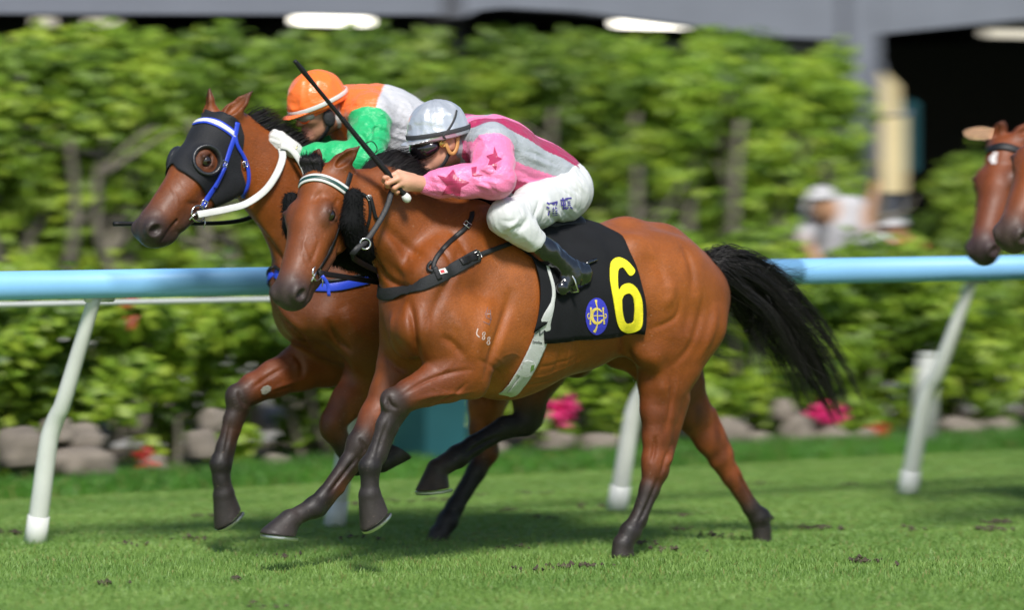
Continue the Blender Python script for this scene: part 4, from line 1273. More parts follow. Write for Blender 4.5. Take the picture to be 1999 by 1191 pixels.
v1 = sculpt(v1, q1, strokes(_s, [
    (.016, -.014, (545, 610), (580, 650), (610, 690)), (.026, .012, (540, 570), (560, 620), (600, 650)),
    (.018, -.014, (500, 430), (545, 500), (570, 560)), (.022, .010, (490, 400), (530, 470), (555, 530)),
    (.014, -.012, (640, 620), (655, 660), (690, 690)), (.030, .012, (670, 600), (690, 640), (700, 670)),
    (.008, -.007, (560, 715), (525, 735), (490, 760)), (.008, .005, (600, 740), (560, 750), (520, 765)),
    (.012, -.010, (572, 690), (590, 712), (588, 740)),
    (.005, .003, (330, 360), (345, 385), (350, 410)), (.005, .003, (350, 350), (370, 385), (372, 405)),
    (.010, -.005, (360, 395), (385, 400), (400, 398)),
    (.006, -.004, (292, 405), (305, 402), (322, 412)),
    (.0075, -.010, (452, 815), (446, 850), (438, 890)), (.008, -.008, (465, 760), (470, 780), (482, 795)), (.014, -.012, (492, 470), (505, 520), (530, 570)), (.006, .004, (560, 690), (535, 705), (510, 715)), (.008, -.010, (980, 850), (940, 868), (905, 890)),
]))
c1 = c1 * (1 + .10 * vnoise(v1 * 7, 4)[:, None])
c1 = c1 * (1 + (.42 * vnoise(v1 * V3(26, 26, 12), 14) * np.clip((.80 - v1[:, 2]) / .25, 0, 1))[:, None])
horse1 = mk('racehorse', v1, q1, M_COAT, org=(float(v1[:, 0].mean()), H1Y, 0.0), col=c1)
tag(horse1, 'bay racehorse in a black blinker hood with blue bridle, running beyond number 6', 'horse', 'racehorses')
head1.eyes(horse1)
for s_ in shoes1: shoe(horse1, *s_)
surf6 = Surf(v6, q6); surf1 = Surf(v1, q1)


# ---- manes, forelocks, tails
def mane(parent, surf, crest, y, n, length, seed, lean=(.9, .35, .12)):
    cp = catmull([P(a, b, y) for a, b in crest], 60)

    def fn(r, i):
        k = r.uniform(0, 59); p = cp[int(k)] + r.normal(0, .010, 3)
        s, nn = surf.near(p); root = s - nn * .004
        L = length * r.uniform(.6, 1.2)
        d = nrm(V3(*lean) + r.normal(0, .11, 3)); up = V3(0, 0, 1)
        return [root, root + (nn * .55 + d) * L * .35, root + d * L * .8 + nn * .035, root + d * L * 1.15 + nn * .02 + r.normal(0, .010, 3)]
    return strands('mane', None, fn, n, parent, .0010, 9, seed)


mane(horse6, surf6, [(712, 322), (740, 333), (765, 347), (810, 372), (850, 392)], H6Y, 1700, .16, 11)
mane(horse1, surf1, [(480, 236), (505, 256), (540, 285), (590, 330), (640, 370)], H1Y, 1300, .12, 12)


def forelock(parent, hd, n, seed):
    def fn(r, i):
        v = r.uniform(-1.2, 1.0) * .040
        root = hd.T(r.uniform(-.03, .045), v, r.uniform(-.02, -.004))
        k = r.uniform(.6, 1.15); o = r.normal(0, .009, 3)
        return [root, hd.T(.012 - .01 * k, v * 1.1 - .01, .010) + o * .3, hd.T(-.022 * k, v - .014, .012) + o * .6, hd.T(-.050 * k, v * .9 - .034 * k, -.006) + o]
    return strands('forelock', None, fn, n, parent, .0010, 9, seed)


forelock(horse6, head6, 800, 13)


def tail(parent, root, ctrl, spread, n, seed, wisps=(), locks=46):
    ctrl = [np.asarray(c, float) for c in ctrl]
    g = np.random.default_rng(seed + 100)
    base = catmull([root] + ctrl, 40)
    lk = []
    for i in range(locks):
        m = g.normal(0, 1, 3) * V3(1, .8, 1); k = g.uniform(.55, 1.0) if g.random() < .8 else g.uniform(.3, .6)
        wv = g.normal(0, .016, (5, 3))
        lk.append((m, k, wv))

    def fn(r, i):
        m, k, wv = lk[r.integers(locks)]
        k = k * r.uniform(.82, 1.04); last = max(6, int(39 * min(k, 1)))
        off = r.normal(0, 1, 3)
        pts = [root + r.normal(0, .014, 3)]
        for a, j in enumerate((.18, .38, .6, .8, 1.0)):
            c = base[min(int(j * last), 39)]
            pts.append(c + m * spread * (j ** .7) * (1.15 - .5 * j * k) + wv[a] * j + off * .020 * (1 - .65 * j) + r.normal(0, .004, 3))
        if r.random() < .05: pts[-1] = pts[-1] + r.normal(0, .05, 3); pts[-2] = pts[-2] + r.normal(0, .025, 3)
        if wisps and r.random() < .06:
            w = wisps[r.integers(len(wisps))]
            pts[-2] = w[0] + r.normal(0, .03, 3); pts[-1] = w[1] + r.normal(0, .05, 3)
        return pts
    return strands('tail', None, fn, n, parent, .0012, 18, seed)


tail(horse6, P(1376, 508, H6Y), [P(1425, 520, H6Y), P(1492, 575, .02), P(1538, 645, .04), P(1590, 722, .05), P(1640, 832, .05)], .082, 3600, 21,
     wisps=((P(1500, 545, 0), P(1570, 548, 0)), (P(1480, 640, 0), P(1490, 720, 0)), (P(1540, 660, 0), P(1570, 760, 0))))
tail(horse1, P(1196, 505, H1Y), [P(1250, 520, H1Y), P(1330, 590, H1Y), P(1400, 650, H1Y), P(1475, 690, H1Y)], .085, 1800, 22)
# ------------------------------------------------------------------ tack
M_LEATHER = mat('black_leather', (.009, .009, .010), rough=.5, spec=.3, bump=.15, bscale=150)
M_BLACKWEB = mat('black_webbing', (.010, .011, .013), rough=.75, bump=.4, bscale=220)
M_CLOTH = mat('black_number_cloth', (.0075, .008, .0095), rough=.9, spec=.25, bump=.35, bscale=260, vary=.2, vscale=10)
M_WHITE = mat('white_strap', (.60, .60, .57), rough=.5, bump=.15, bscale=120, vary=.06, vscale=30)
M_WHITEWEB = mat('white_webbing', (.50, .51, .49), rough=.8, bump=.5, bscale=240, vary=.08, vscale=18)
M_BLUE = mat('blue_strap', (.020, .055, .52), rough=.4, bump=.1, bscale=120)
M_GREEN = mat('green_stripe', (.008, .05, .04), rough=.45)
M_STEEL = mat('steel', (.62, .61, .58), rough=.22, metal=1.0)
M_YELLOW = mat('yellow_felt', (.83, .72, .018), rough=.8, bump=.35, bscale=200, vary=.08, vscale=25)
M_EMB = mat('blue_badge_felt', (.03, .035, .45), rough=.8, bump=.4, bscale=200)
M_GOLD = mat('gold_thread', (.72, .56, .10), rough=.6, bump=.5, bscale=300)
M_GREY = mat('grey_print', (.10, .11, .11), rough=.7)
M_LABEL = mat('white_label', (.75, .72, .70), rough=.6)
M_RED = mat('red_print', (.55, .05, .06), rough=.6)
M_FUZZ = mat('black_sheepskin', (.005, .005, .0055), rough=.9, spec=.2)
M_HOOD = mat('black_hood_fabric', (.008, .0085, .011), rough=.7, spec=.35, bump=.3, bscale=180, sheen=.03, vary=.25, vscale=14)
M_BRASS = mat('brass', (.55, .38, .10), rough=.25, metal=1.0)


def mirror_y(p, y): q = np.array(p, float); q[..., 1] = 2 * y - q[..., 1]; return q


def mirror_h(p, hd):
    p = np.asarray(p, float)
    return p - 2 * ((p - hd.O) @ hd.n)[..., None] * hd.n


def lay(surf, pts, lift=.002):
    h = [surf.near(p) for p in pts]
    return np.array([a + b * lift for a, b in h]), np.array([b for a, b in h])


def ring_mesh(mb, c, n, r, t, col=None, e=1.0, seg=24, ax=None):
    n = nrm(n); a = nrm(np.cross(n, V3(.2, .1, .95))) if ax is None else nrm(ax - n * (ax @ n)); b = np.cross(n, a)
    mb.tube([np.asarray(c) + a * r * math.cos(q) + b * r * e * math.sin(q) for q in np.linspace(0, 2 * math.pi, seg, endpoint=False)], t, 8, col, closed=True)


def buckle(parent, surf, px, py, ang, w, h, lift=.006):
    c, n = surf.hit(px, py)
    u = nrm(_R * math.cos(ang) - _U * math.sin(ang)); u = nrm(u - n * (u @ n)); v = np.cross(n, u)
    mb = MB()
    c = c + n * lift
    pts = [c + u * sx * w / 2 + v * sy * h / 2 for sx, sy in ((-1, -1), (1, -1), (1, 1), (-1, 1))]
    mb.tube(pts, .0025, 8, closed=True); mb.tube([c - u * w / 2, c + u * w / 2 + n * .002], .002, 6)
    mb.build('buckle', M_STEEL, parent, smooth=True)


# ---- bridle of number 6
br = empty('bridle', head6.O); tag(br, 'bridle with green and white browband and black sheepskin cheek rolls on number 6', 'bridle')
pn, nn = surf6.path([(584, 362), (594, 352), (612, 347), (632, 349), (652, 357), (668, 367), (676, 373)], 30, .003)
mb = MB(); ribbon(mb, pn, nn, .036, .005); ob = mb.build('browband', M_WHITE, br, smooth=True)
mb = MB(); ribbon(mb, pn + nn * .005, nn, .014, .0015); mb.build('stripe', M_GREEN, ob, smooth=True)


def sheep_roll(parent, path, rad, hd, seed):
    S = Body(); S.group()
    c = catmull(path, 9)
    for i in range(8):
        S.cap(c[i], rad * (.82 if i in (0,) else 1), c[i + 1], rad * (  .8 if i == 7 else 1), .75, n=hd.n, k=.02)
    v, q, col = S.mesh(.006, 2)
    o = mk('cheek_roll', v, q, M_FUZZ, parent)
    n = normals(v, q); r = np.random.default_rng(seed)
    pick = r.choice(len(v), 3200)

    def fn(rr, i):
        p = v[pick[i]]; d = nrm(n[pick[i]] + rr.normal(0, .35, 3) + V3(0, 0, -.35))
        L = rr.uniform(.008, .018)
        return [p - d * .002, p + d * L * .5, p + d * L + V3(0, 0, -.2) * L]
    strands('wool', None, fn, 3200, o, .0011, 4, seed, M_FUZZ)
    return o


cp = np.array([surf6.hit(*p)[0] + surf6.hit(*p)[1] * .034 for p in ((684, 388), (684, 420), (681, 455), (674, 490), (666, 518))])
sheep_roll(br, cp, .055, head6, 31)
sheep_roll(br, mirror_h(cp, head6), .055, head6, 32)
def bit(parent, c, hd, sg, r=.034):
    n = hd.n * sg; mb = MB()
    ring_mesh(mb, c, n, r, .0045)
    mb.build('bit_ring', M_STEEL, parent, smooth=True)
    mb = MB(); mb.tube([c - hd.a * .02, c + hd.a * .015 + hd.c * .012, c + hd.a * .05 + hd.c * .02], [.006, .005, .004], 8); mb.tube([c, c - n * .06], .006, 8)
    mb.tube([c - hd.c * .03 - hd.a * .01, c - hd.c * .055 + hd.a * .01, c - hd.c * .06 + hd.a * .03], .003, 6)
    mb.build('bit', M_STEEL, parent, smooth=True)


bc6 = head6.T(.452, .074, -.104)
# headpiece and cheek straps, throat lash
for mir in (False, True):
    p, n = surf6.path([(674, 370), (680, 352), (684, 338)], 10, .003)
    p2, n2 = surf6.path([(676, 372), (668, 420), (652, 470), (636, 505)], 20, .003)
    p2 = np.vstack([p2, bc6 if not mir else bc6]); n2 = np.vstack([n2, n2[-1]])
    p3, n3 = surf6.path([(684, 372), (704, 378), (719, 386), (722, 420), (712, 455), (698, 480)], 22, .003)
    for pp, nn_, w in ((p, n, .022), (p2, n2, .018), (p3, n3, .013)):
        if mir: pp = mirror_h(pp, head6); pp, nn_ = lay(surf6, pp, .003)
        mb = MB(); ribbon(mb, smooth_path(pp), nn_, w, .004); mb.build('strap', M_LEATHER, br, smooth=True)
mb = MB(); p, n = surf6.path([(722, 384), (727, 402), (731, 420), (735, 428)], 10, .008); ribbon(mb, p, n, .014, .003); mb.build('strap', M_LEATHER, br, smooth=True)
buckle(br, surf6, 720, 386, 1.2, .02, .018)


bit(br, bc6, head6, 1, .030); bit(br, mirror_h(bc6, head6), head6, -1, .030)
mb = MB(); p = catmull([bc6 + V3(.02, -.01, -.01), bc6 + V3(.045, -.012, -.045), bc6 + V3(.052, -.012, -.095)], 8); ribbon(mb, p, [-_F] * 8, .014, .003); mb.build('blue_tab', M_BLUE, br, smooth=True)
# reins
HAND6 = P(778, 362, -.13)
rn = empty('reins', surf6.hit(735, 440)[0]); tag(rn, 'black leather reins from the bit of number 6 to the bare hand', 'reins')
pr = [bc6 + head6.n * .01, surf6.hit(664, 528)[0] + V3(0, -.05, 0), P(690, 503, -.15)] + [P(a, b, c) for a, b, c in ((716, 470, -.165), (741, 432, -.16), (757, 400, -.15), (765, 372, -.14), (772, 360, -.135))]
pr = catmull(pr, 40)
mb = MB(); ribbon(mb, pr, [-_F + V3(0, 0, .15)] * 40, .024, .004); mb.build('rein', M_LEATHER, rn, smooth=True)
pf = catmull([mirror_h(bc6, head6), P(690, 440, .16), P(740, 385, .15), P(772, 354, .06)], 30)
mb = MB(); ribbon(mb, pf, [_F + V3(0, 0, .3)] * 30, .022, .004); mb.build('rein', M_LEATHER, rn, smooth=True)
mb = MB(); ring_mesh(mb, P(713, 476, -.172), -_F + _R * .3, .022, .004); mb.build('martingale_ring', M_STEEL, rn, smooth=True)

# ---- breastplate of number 6
bp = empty('breast_girth', surf6.hit(800, 560)[0]); tag(bp, 'black breast girth with neck strap across the chest of number 6', 'breast girth')
near = [(1002, 474), (965, 487), (930, 500), (895, 520), (855, 542), (815, 560), (780, 571), (752, 576)]
p, n = surf6.path(near, 60, .003)
pm = mirror_y(p, H6Y); pm, nm = lay(surf6, pm, .003)
k = int(len(p) * .34)
wide = np.where(np.arange(60) < 16, .020, .054)
allp = smooth_path(np.vstack([p, pm[::-1][3:]]), 3); alln = np.vstack([n, nm[::-1][3:]])
mb = MB(); ribbon(mb, allp, alln, np.concatenate([wide, wide[::-1][3:]]), .006); mb.build('breast_strap', M_BLACKWEB, bp, smooth=True)
ps, ns = surf6.path([(846, 536), (848, 512), (862, 490), (885, 466), (908, 446), (918, 430), (922, 416)], 40, .004)
ps2 = mirror_y(ps, H6Y); ps2, ns2 = lay(surf6, ps2, .004)
mb = MB(); ribbon(mb, np.vstack([ps, ps2[::-1]]), np.vstack([ns, ns2[::-1]]), .020, .005); mb.build('neck_strap', M_LEATHER, bp, smooth=True)
mb = MB(); pl, nl = surf6.path([(846, 530), (838, 528), (836, 520), (843, 511)], 12, .008); ribbon(mb, pl, nl, .012, .003); mb.build('strap_loop', M_LEATHER, bp, smooth=True)
mb = MB(); pl, nl = surf6.path([(848, 522), (853, 534), (858, 546)], 8, .010); ribbon(mb, pl, nl, .022, .003); mb.build('strap_loop', M_LEATHER, bp, smooth=True)
mb = MB(); pl, nl = surf6.path([(898, 514), (912, 507), (928, 501)], 8, .010); ribbon(mb, pl, nl, .030, .004); mb.build('strap_keeper', M_LEATHER, bp, smooth=True)
buckle(bp, surf6, 931, 498, -.45, .026, .030, .010); buckle(bp, surf6, 911, 440, -.9, .022, .030, .010)
lab = drape('maker_label', [[(854, 528), (867, 524), (871, 532), (857, 537)]], surf6, .0105, .001, M_LABEL, bp, 5)
drape('print', [[(858, 529), (864, 527), (866, 532), (860, 534)]], surf6, .0122, .0006, M_RED, lab, 4)


# ---- number cloth
def trunk_xphi(p, y, zc): return np.array([p[0], math.atan2(abs(p[1] - y), p[2] - zc)])


class Wrap:
    """addresses the trunk of a horse by position along it and angle from the spine"""
    def __init__(s, surf, y, zc): s.surf, s.y, s.zc = surf, y, zc

    def of_px(s, px, py): return trunk_xphi(s.surf.hit(px, py)[0], s.y, s.zc)

    def at(s, x, phi, side, lift):
        """side -1 is the near flank"""
        o = Vector((x, s.y, s.zc)); d = Vector((0, side * math.sin(phi), math.cos(phi)))
        loc, n, i, dist = s.surf.bvh.ray_cast(o, d)
        if loc is None: return np.array(o) + np.array(d) * .3, np.array(d)
        return np.array(loc) + np.array(d) * lift, np.array(d)


def cloth(name, wrap, front, rear, nu, nv, lift, thick, material, parent, fold=.004, seed=1, both=True):
    fr = catmull(np.array(front), nv); rr = catmull(np.array(rear), nv)
    rows = []
    sides = (-1, 1) if both else (-1,)
    cols = []
    order = [(1, j) for j in range(nv - 1, 0, -1)] + [(-1, j) for j in range(nv)] if both else [(-1, j) for j in range(nv)]
    P0 = np.zeros((nu, len(order), 3)); D = np.zeros_like(P0)
    for i in range(nu):
        t = i / (nu - 1)
        for jj, (sd, j) in enumerate(order):
            x, ph = fr[j] * (1 - t) + rr[j] * t
            P0[i, jj], D[i, jj] = wrap.at(x, ph, sd, lift)
    for _ in range(3):      # cloth bridges small hollows
        P0[1:-1, 1:-1] = .5 * P0[1:-1, 1:-1] + .125 * (P0[:-2, 1:-1] + P0[2:, 1:-1] + P0[1:-1, :-2] + P0[1:-1, 2:])
    f = P0.reshape(-1, 3)
    w = vnoise(f * V3(9, 9, 5), seed) * .6 + vnoise(f * V3(22, 16, 9), seed + 1) * .4
    f = f + D.reshape(-1, 3) * (np.abs(w) * fold)[:, None]
    m = len(order); n = nu * m
    top = f + D.reshape(-1, 3) * thick
    F = []
    idx = lambda i, j: i * m + j
    for i in range(nu - 1):
        for j in range(m - 1):
            F.append([idx(i, j), idx(i, j + 1), idx(i + 1, j + 1), idx(i + 1, j)])
    F = np.array(F); F2 = F[:, ::-1] + n
    edge = [idx(i, 0) for i in range(nu)] + [idx(nu - 1, j) for j in range(1, m)] + [idx(i, m - 1) for i in range(nu - 2, -1, -1)] + [idx(0, j) for j in range(m - 2, 0, -1)]
    E = np.array([[edge[k], edge[(k + 1) % len(edge)], edge[(k + 1) % len(edge)] + n, edge[k] + n] for k in range(len(edge))])
    allv = np.vstack([f, top]); allf = np.vstack([F, F2, E])
    fn = np.cross(allv[F2[0][1]] - allv[F2[0][0]], allv[F2[0][2]] - allv[F2[0][0]])
    if fn @ D[0, 0] < 0: allf = allf[:, ::-1]
    o = mk(name, allv, allf, material, parent)
    return o, Surf(top, F2 - n)


W6 = Wrap(surf6, H6Y, P(1120, 590, 0)[2])
xph = W6.of_px
fx = [np.array([xph(1000, 478)[0] - .02, 0.0]), xph(1002, 480), xph(1034, 505), xph(1047, 540), xph(1052, 580), xph(1054, 620), xph(1060, 668)]
rx = [np.array([xph(1196, 455)[0] - .05, 0.0]), xph(1200, 458), xph(1224, 490), xph(1241, 530), xph(1252, 570), xph(1258, 610), xph(1254, 650)]
nc, surfc = cloth('number_cloth', W6, fx, rx, 44, 26, .012, .004, M_CLOTH, None, .013, 5)
tag(nc, 'black number cloth with a yellow 6 and a blue badge, behind the girth', 'number cloth')
fl = [np.array([xph(998, 478)[0] - .02, .25]), xph(1000, 476), xph(1030, 502), xph(1046, 540), xph(1049, 580), xph(1044, 618), xph(1036, 646)]
rl = [np.array([xph(1050, 470)[0], .25]), xph(1050, 476), xph(1066, 505), xph(1078, 540), xph(1081, 570), xph(1075, 602), xph(1060, 630)]
cloth('front_flap', W6, fl, rl, 10, 22, .022, .004, M_CLOTH, nc, .003, 8, both=False)
six_o = [(1190, 525), (1192, 512), (1199, 505), (1208, 503), (1217, 506), (1227, 513), (1239, 529), (1229, 539), (1217, 524), (1211, 523), (1206, 528), (1205, 545), (1207, 566),
         (1214, 557), (1225, 553), (1235, 556), (1245, 567), (1252, 583), (1254, 600), (1254, 628), (1251, 640), (1243, 646), (1228, 650), (1217, 648), (1209, 641), (1203, 625), (1198, 595), (1193, 565), (1190, 545)]
six_i = [(1213, 586), (1217, 577), (1225, 573), (1231, 575), (1236, 585), (1238, 603), (1237, 620), (1235, 629), (1227, 632), (1221, 630), (1217, 622), (1214, 605)]
drape('numeral_six', [catmull(np.array(six_o + six_o[:1]), 110)[:-1], catmull(np.array(six_i + six_i[:1]), 50)[:-1]], surfc, .0015, .003, M_YELLOW, nc, 4)
bx, by = 1164.5, 617.5
oval = [(bx + 22 * math.cos(a), by + 36 * math.sin(a)) for a in np.linspace(0, 2 * math.pi, 40, endpoint=False)]
bd = drape('badge', [oval], surfc, .0015, .002, M_EMB, nc, 5)


def band(pts, w):
    pts = catmull(np.array(pts, float), 20); t = np.gradient(pts, axis=0); t /= np.linalg.norm(t, axis=1)[:, None]
    n = np.stack([-t[:, 1], t[:, 0]], 1); w = np.full(20, w) if np.isscalar(w) else np.interp(np.linspace(0, 1, 20), np.linspace(0, 1, len(w)), w)
    return [list(map(tuple, np.vstack([pts + n * w[:, None] / 2, (pts - n * w[:, None] / 2)[::-1]])))]


kx, ky = 1120, 490; ks = 160 / 1003.0
E6 = lambda *p: [(kx + a * ks, ky + b * ks) for a, b in p]
for pts, w in ((E6((265, 598), (272, 660), (282, 700), (284, 800), (284, 880), (272, 940), (245, 992)), [4.6, 2, 1.6, 1.6, 1.6, 2.2, 5]),
               (E6((200, 790), (290, 792), (368, 792)), 1.8), (E6((205, 690), (203, 740), (198, 830), (198, 900)), [3.4, 1.8, 1.8, 3.2]),
               (E6((352, 690), (354, 740), (362, 830), (366, 895)), [3.4, 1.8, 1.8, 3.2]),
               (E6((335, 740), (300, 712), (255, 712), (218, 760), (222, 830), (262, 880), (310, 875), (348, 840)), [2.4, 4, 5.2, 5.6, 5.6, 5.2, 4, 2.4]),
               (E6((186, 762), (168, 772), (164, 800), (176, 830), (190, 812)), 1.4), (E6((372, 775), (388, 770), (392, 800), (378, 824), (372, 806)), 1.4)):
    drape('gold_emblem', band(pts, w), surfc, .004, .0012, M_GOLD, bd, 3)

# ---- saddle with girth and stirrups
sd = empty('saddle', P(1010, 440, 0)); tag(sd, 'small black race saddle with white girth under the rider in pink', 'saddle')
S = Body(); S.group()
S.chain([(P(890, 412, H6Y), .05, 1.9, None), (P(960, 425, H6Y), .055, 2.6, None), (P(1040, 440, H6Y), .05, 2.8, None), (P(1110, 438, H6Y), .045, 2.4, None)], k=.05)
S.ell(P(905, 402, H6Y), (.07, .07, .045), k=.04); S.ell(P(1100, 436, H6Y), (.06, .12, .035), k=.04)
v, q, c = S.mesh(.009, 2); mk('saddle_seat', v, q, M_LEATHER, sd)
gp, gn = surf6.path([(1064, 630), (1052, 668), (1032, 712), (1010, 748), (988, 774)], 40, .004)
pc, ncn = surfc.path([(1060, 505), (1069, 530), (1078, 562), (1075, 595), (1063, 622)], 26, .012)
g2 = mirror_y(np.vstack([pc, gp[6:]]), H6Y)
g2p = np.array([W6.at(p[0], math.atan2(p[1] - H6Y, p[2] - W6.zc), 1, .012)[0] if p[2] > 0 else p for p in g2]); g2n = mirror_y(np.vstack([ncn, gn[6:]]), 0)
allp = np.vstack([pc, gp[6:], g2p[::-1]]); alln = np.vstack([ncn, gn[6:], g2n[::-1]])
wd = np.concatenate([np.interp(np.arange(26), [0, 18, 25], [.012, .018, .052]), np.full(34, .076)]); wd = np.concatenate([wd, wd[::-1]])
mb = MB(); ribbon(mb, smooth_path(allp, 4), alln, wd, .005); girth = mb.build('girth', M_WHITEWEB, sd, smooth=True)
gsurf = Surf(np.array([v.co for v in girth.data.vertices]) + ORG[sd.name], np.array([list(p.vertices) for p in girth.data.polygons if len(p.vertices) == 4]))
hexo = [(1013, 722), (1016, 708), (1030, 703), (1040, 706), (1045, 712), (1036, 732), (1028, 735), (1016, 734), (1010, 730)]
hx = drape('girth_buckle', [hexo], gsurf, .001, .006, M_WHITEWEB, sd, 6)
drape('green_patch', [[(1036, 712), (1042, 711), (1041, 720), (1034, 725)]], gsurf, .0075, .001, mat('green_print', (.12, .22, .05), rough=.7), hx, 5)
mb = MB(); p, n = gsurf.path([(1022, 722), (1016, 738), (1005, 754), (994, 768)], 12, .002); ribbon(mb, p, n, .020, .004); mb.build('girth_strap', M_WHITEWEB, sd, smooth=True)


def text_on(name, txt, surf, px, py, ang, h, lift, material, parent, shear=0.0, wide=1.0, thick=.0008, bold=0.0):
    cu = bpy.data.curves.new(name, 'FONT'); cu.body = txt; cu.align_x = 'CENTER'; cu.align_y = 'CENTER'; cu.resolution_u = 3; cu.offset = bold
    to = bpy.data.objects.new(name, cu); scene.collection.objects.link(to)
    dg = bpy.context.evaluated_depsgraph_get(); me = to.evaluated_get(dg).to_mesh()
    p = np.array([v.co[:2] for v in me.vertices]); f = [list(t.vertices) for t in me.polygons]
    to.to_mesh_clear() if hasattr(to, 'to_mesh_clear') else None
    bpy.data.objects.remove(to); bpy.data.curves.remove(cu)
    if not len(p): return None
    s = h / max(p[:, 1].max() - p[:, 1].min(), 1e-6)
    x = (p[:, 0] * wide + p[:, 1] * shear) * s; y = -p[:, 1] * s
    ca, sa = math.cos(ang), math.sin(ang)
    p2 = np.stack([px + x * ca - y * sa, py + x * sa + y * ca], 1)
    return drape_mesh(name, p2, f, surf, lift, thick, material, parent)


text_on('girth_print', 'N', gsurf, 1053, 650, .45, 11, .0008, M_GREY, girth, .4, 1.0, bold=.03)
text_on('girth_lettering', 'Hipolisa', gsurf, 1047, 668, .16, 7.5, .0008, M_GREY, girth, .1, .9, bold=.02)
# freeze brand on the shoulder
M_BRAND = mat('white_brand_hair', (.50, .38, .33), rough=.6, vary=.3, vscale=60)
M_BRAND2 = mat('dark_brand', (.16, .10, .11), rough=.6)
B = lambda *p: [(920 + a * .1679, 580 + b * .1679) for a, b in p]
for i, (pts, w, m_) in enumerate(((B((76, 365), (62, 430), (95, 470)), 2.2, M_BRAND),
        (B((158, 410), (135, 415), (130, 440), (150, 455), (155, 480), (138, 495), (126, 480), (140, 455), (160, 430), (158, 410)), 1.7, M_BRAND),
        (B((212, 465), (192, 475), (190, 500), (208, 512), (212, 540), (195, 555), (180, 540), (192, 512), (214, 490), (212, 465)), 1.7, M_BRAND),
        (B((190, 120), (160, 215)), 1.0, M_BRAND2), (B((218, 150), (228, 265)), 1.2, M_BRAND2), (B((178, 200), (224, 195)), 1.0, M_BRAND), (B((205, 150), (172, 235)), 1.0, M_BRAND2),
        (B((168, 235), (225, 262)), 1.0, M_BRAND2), (B((140, 288), (210, 320)), 1.2, M_BRAND2), (B((225, 270), (208, 318)), 1.0, M_BRAND2))):
    drape('brand_mark', band(pts, w), surf6, .0006, .0008, m_, horse6, 3)

# ---- hood, bridle and reins of the far horse
hd = head1
h_surf = surf1


def hd_uphi(px, py):
    p = h_surf.hit(px, py)[0] - hd.O
    u, v, w = p @ hd.a / hd.sc, p @ hd.n / hd.sc, p @ hd.c / hd.sc
    return np.array([u, math.atan2(v, w + .105)])


def hd_at(u, phi, lift):
    o = hd.T(u, 0, -.105); d = hd.n * math.sin(phi) + hd.c * math.cos(phi)
    loc, n, i, dist = h_surf.bvh.ray_cast(Vector(o), Vector(d))
    if loc is None: return o + d * .1, d
    return np.array(loc) + d * lift, d


nphi = 56
phis = np.linspace(-math.pi, math.pi, 2 * nphi + 1)
frp = sorted([tuple(hd_uphi(*p)[::-1]) for p in ((348, 332), (370, 345), (394, 369), (410, 388), (425, 405))])
rrp = sorted([tuple(hd_uphi(*p)[::-1]) for p in ((440, 222), (468, 240), (475, 265), (470, 300), (467, 330), (465, 380))])
fu = np.interp(np.abs(phis), [0] + [a for a, b in frp] + [math.pi], [frp[0][1]] + [b for a, b in frp] + [frp[-1][1] + .02])
ru = np.interp(np.abs(phis), [0] + [a for a, b in rrp] + [math.pi], [rrp[0][1]] + [b for a, b in rrp] + [rrp[-1][1] + .05])
ru = np.minimum(ru, fu - .06)
for _ in range(4):
    fu[1:-1] = (fu[:-2] + 2 * fu[1:-1] + fu[2:]) / 4; ru[1:-1] = (ru[:-2] + 2 * ru[1:-1] + ru[2:]) / 4
nu_ = 40
G = np.zeros((len(phis), nu_, 3)); D = np.zeros_like(G); UU = np.zeros((len(phis), nu_))
for i, ph in enumerate(phis):
    for j in range(nu_):
        u = ru[i] + (fu[i] - ru[i]) * j / (nu_ - 1)
        G[i, j], D[i, j] = hd_at(u, ph, .006); UU[i, j] = u
r_ = np.linalg.norm(G - (hd.O + hd.a * UU[..., None] * hd.sc - hd.c * .105 * hd.sc), axis=2)
for _ in range(4): r_[1:-1, 1:-1] = np.minimum(r_[1:-1, 1:-1], .2 * (r_[1:-1, 1:-1] + r_[:-2, 1:-1] + r_[2:, 1:-1] + r_[1:-1, :-2] + r_[1:-1, 2:]) + .004)
eye_n = hd.T(.207, .103, -.060)
keep = np.ones((len(phis), nu_), bool)
eyes_ = [hd.T(.205, .103 * s_, -.062) for s_ in (1, -1)]
for e in eyes_: keep &= np.linalg.norm(G - e, axis=2) > .050
F = []
m = nu_
for i in range(len(phis) - 1):
    for j in range(nu_ - 1):
        if keep[i, j] and keep[i + 1, j] and keep[i, j + 1] and keep[i + 1, j + 1]: F.append([i * m + j, i * m + j + 1, (i + 1) * m + j + 1, (i + 1) * m + j])
gv = G.reshape(-1, 3)
n_ = np.array(F)
t0 = n_[len(n_) // 2]
if np.cross(gv[t0[1]] - gv[t0[0]], gv[t0[2]] - gv[t0[0]]) @ D.reshape(-1, 3)[t0[0]] < 0: n_ = n_[:, ::-1]
hood = mk('blinker_hood', gv, n_, M_HOOD); md = hood.modifiers.new('thickness', 'SOLIDIFY'); md.thickness = .003; md.offset = 1
tag(hood, 'black fabric blinker hood with round eye cups on the far horse', 'blinker hood')
M_CUP = mat('black_cup_leather', (.016, .017, .020), rough=.36, bump=.15, bscale=120)
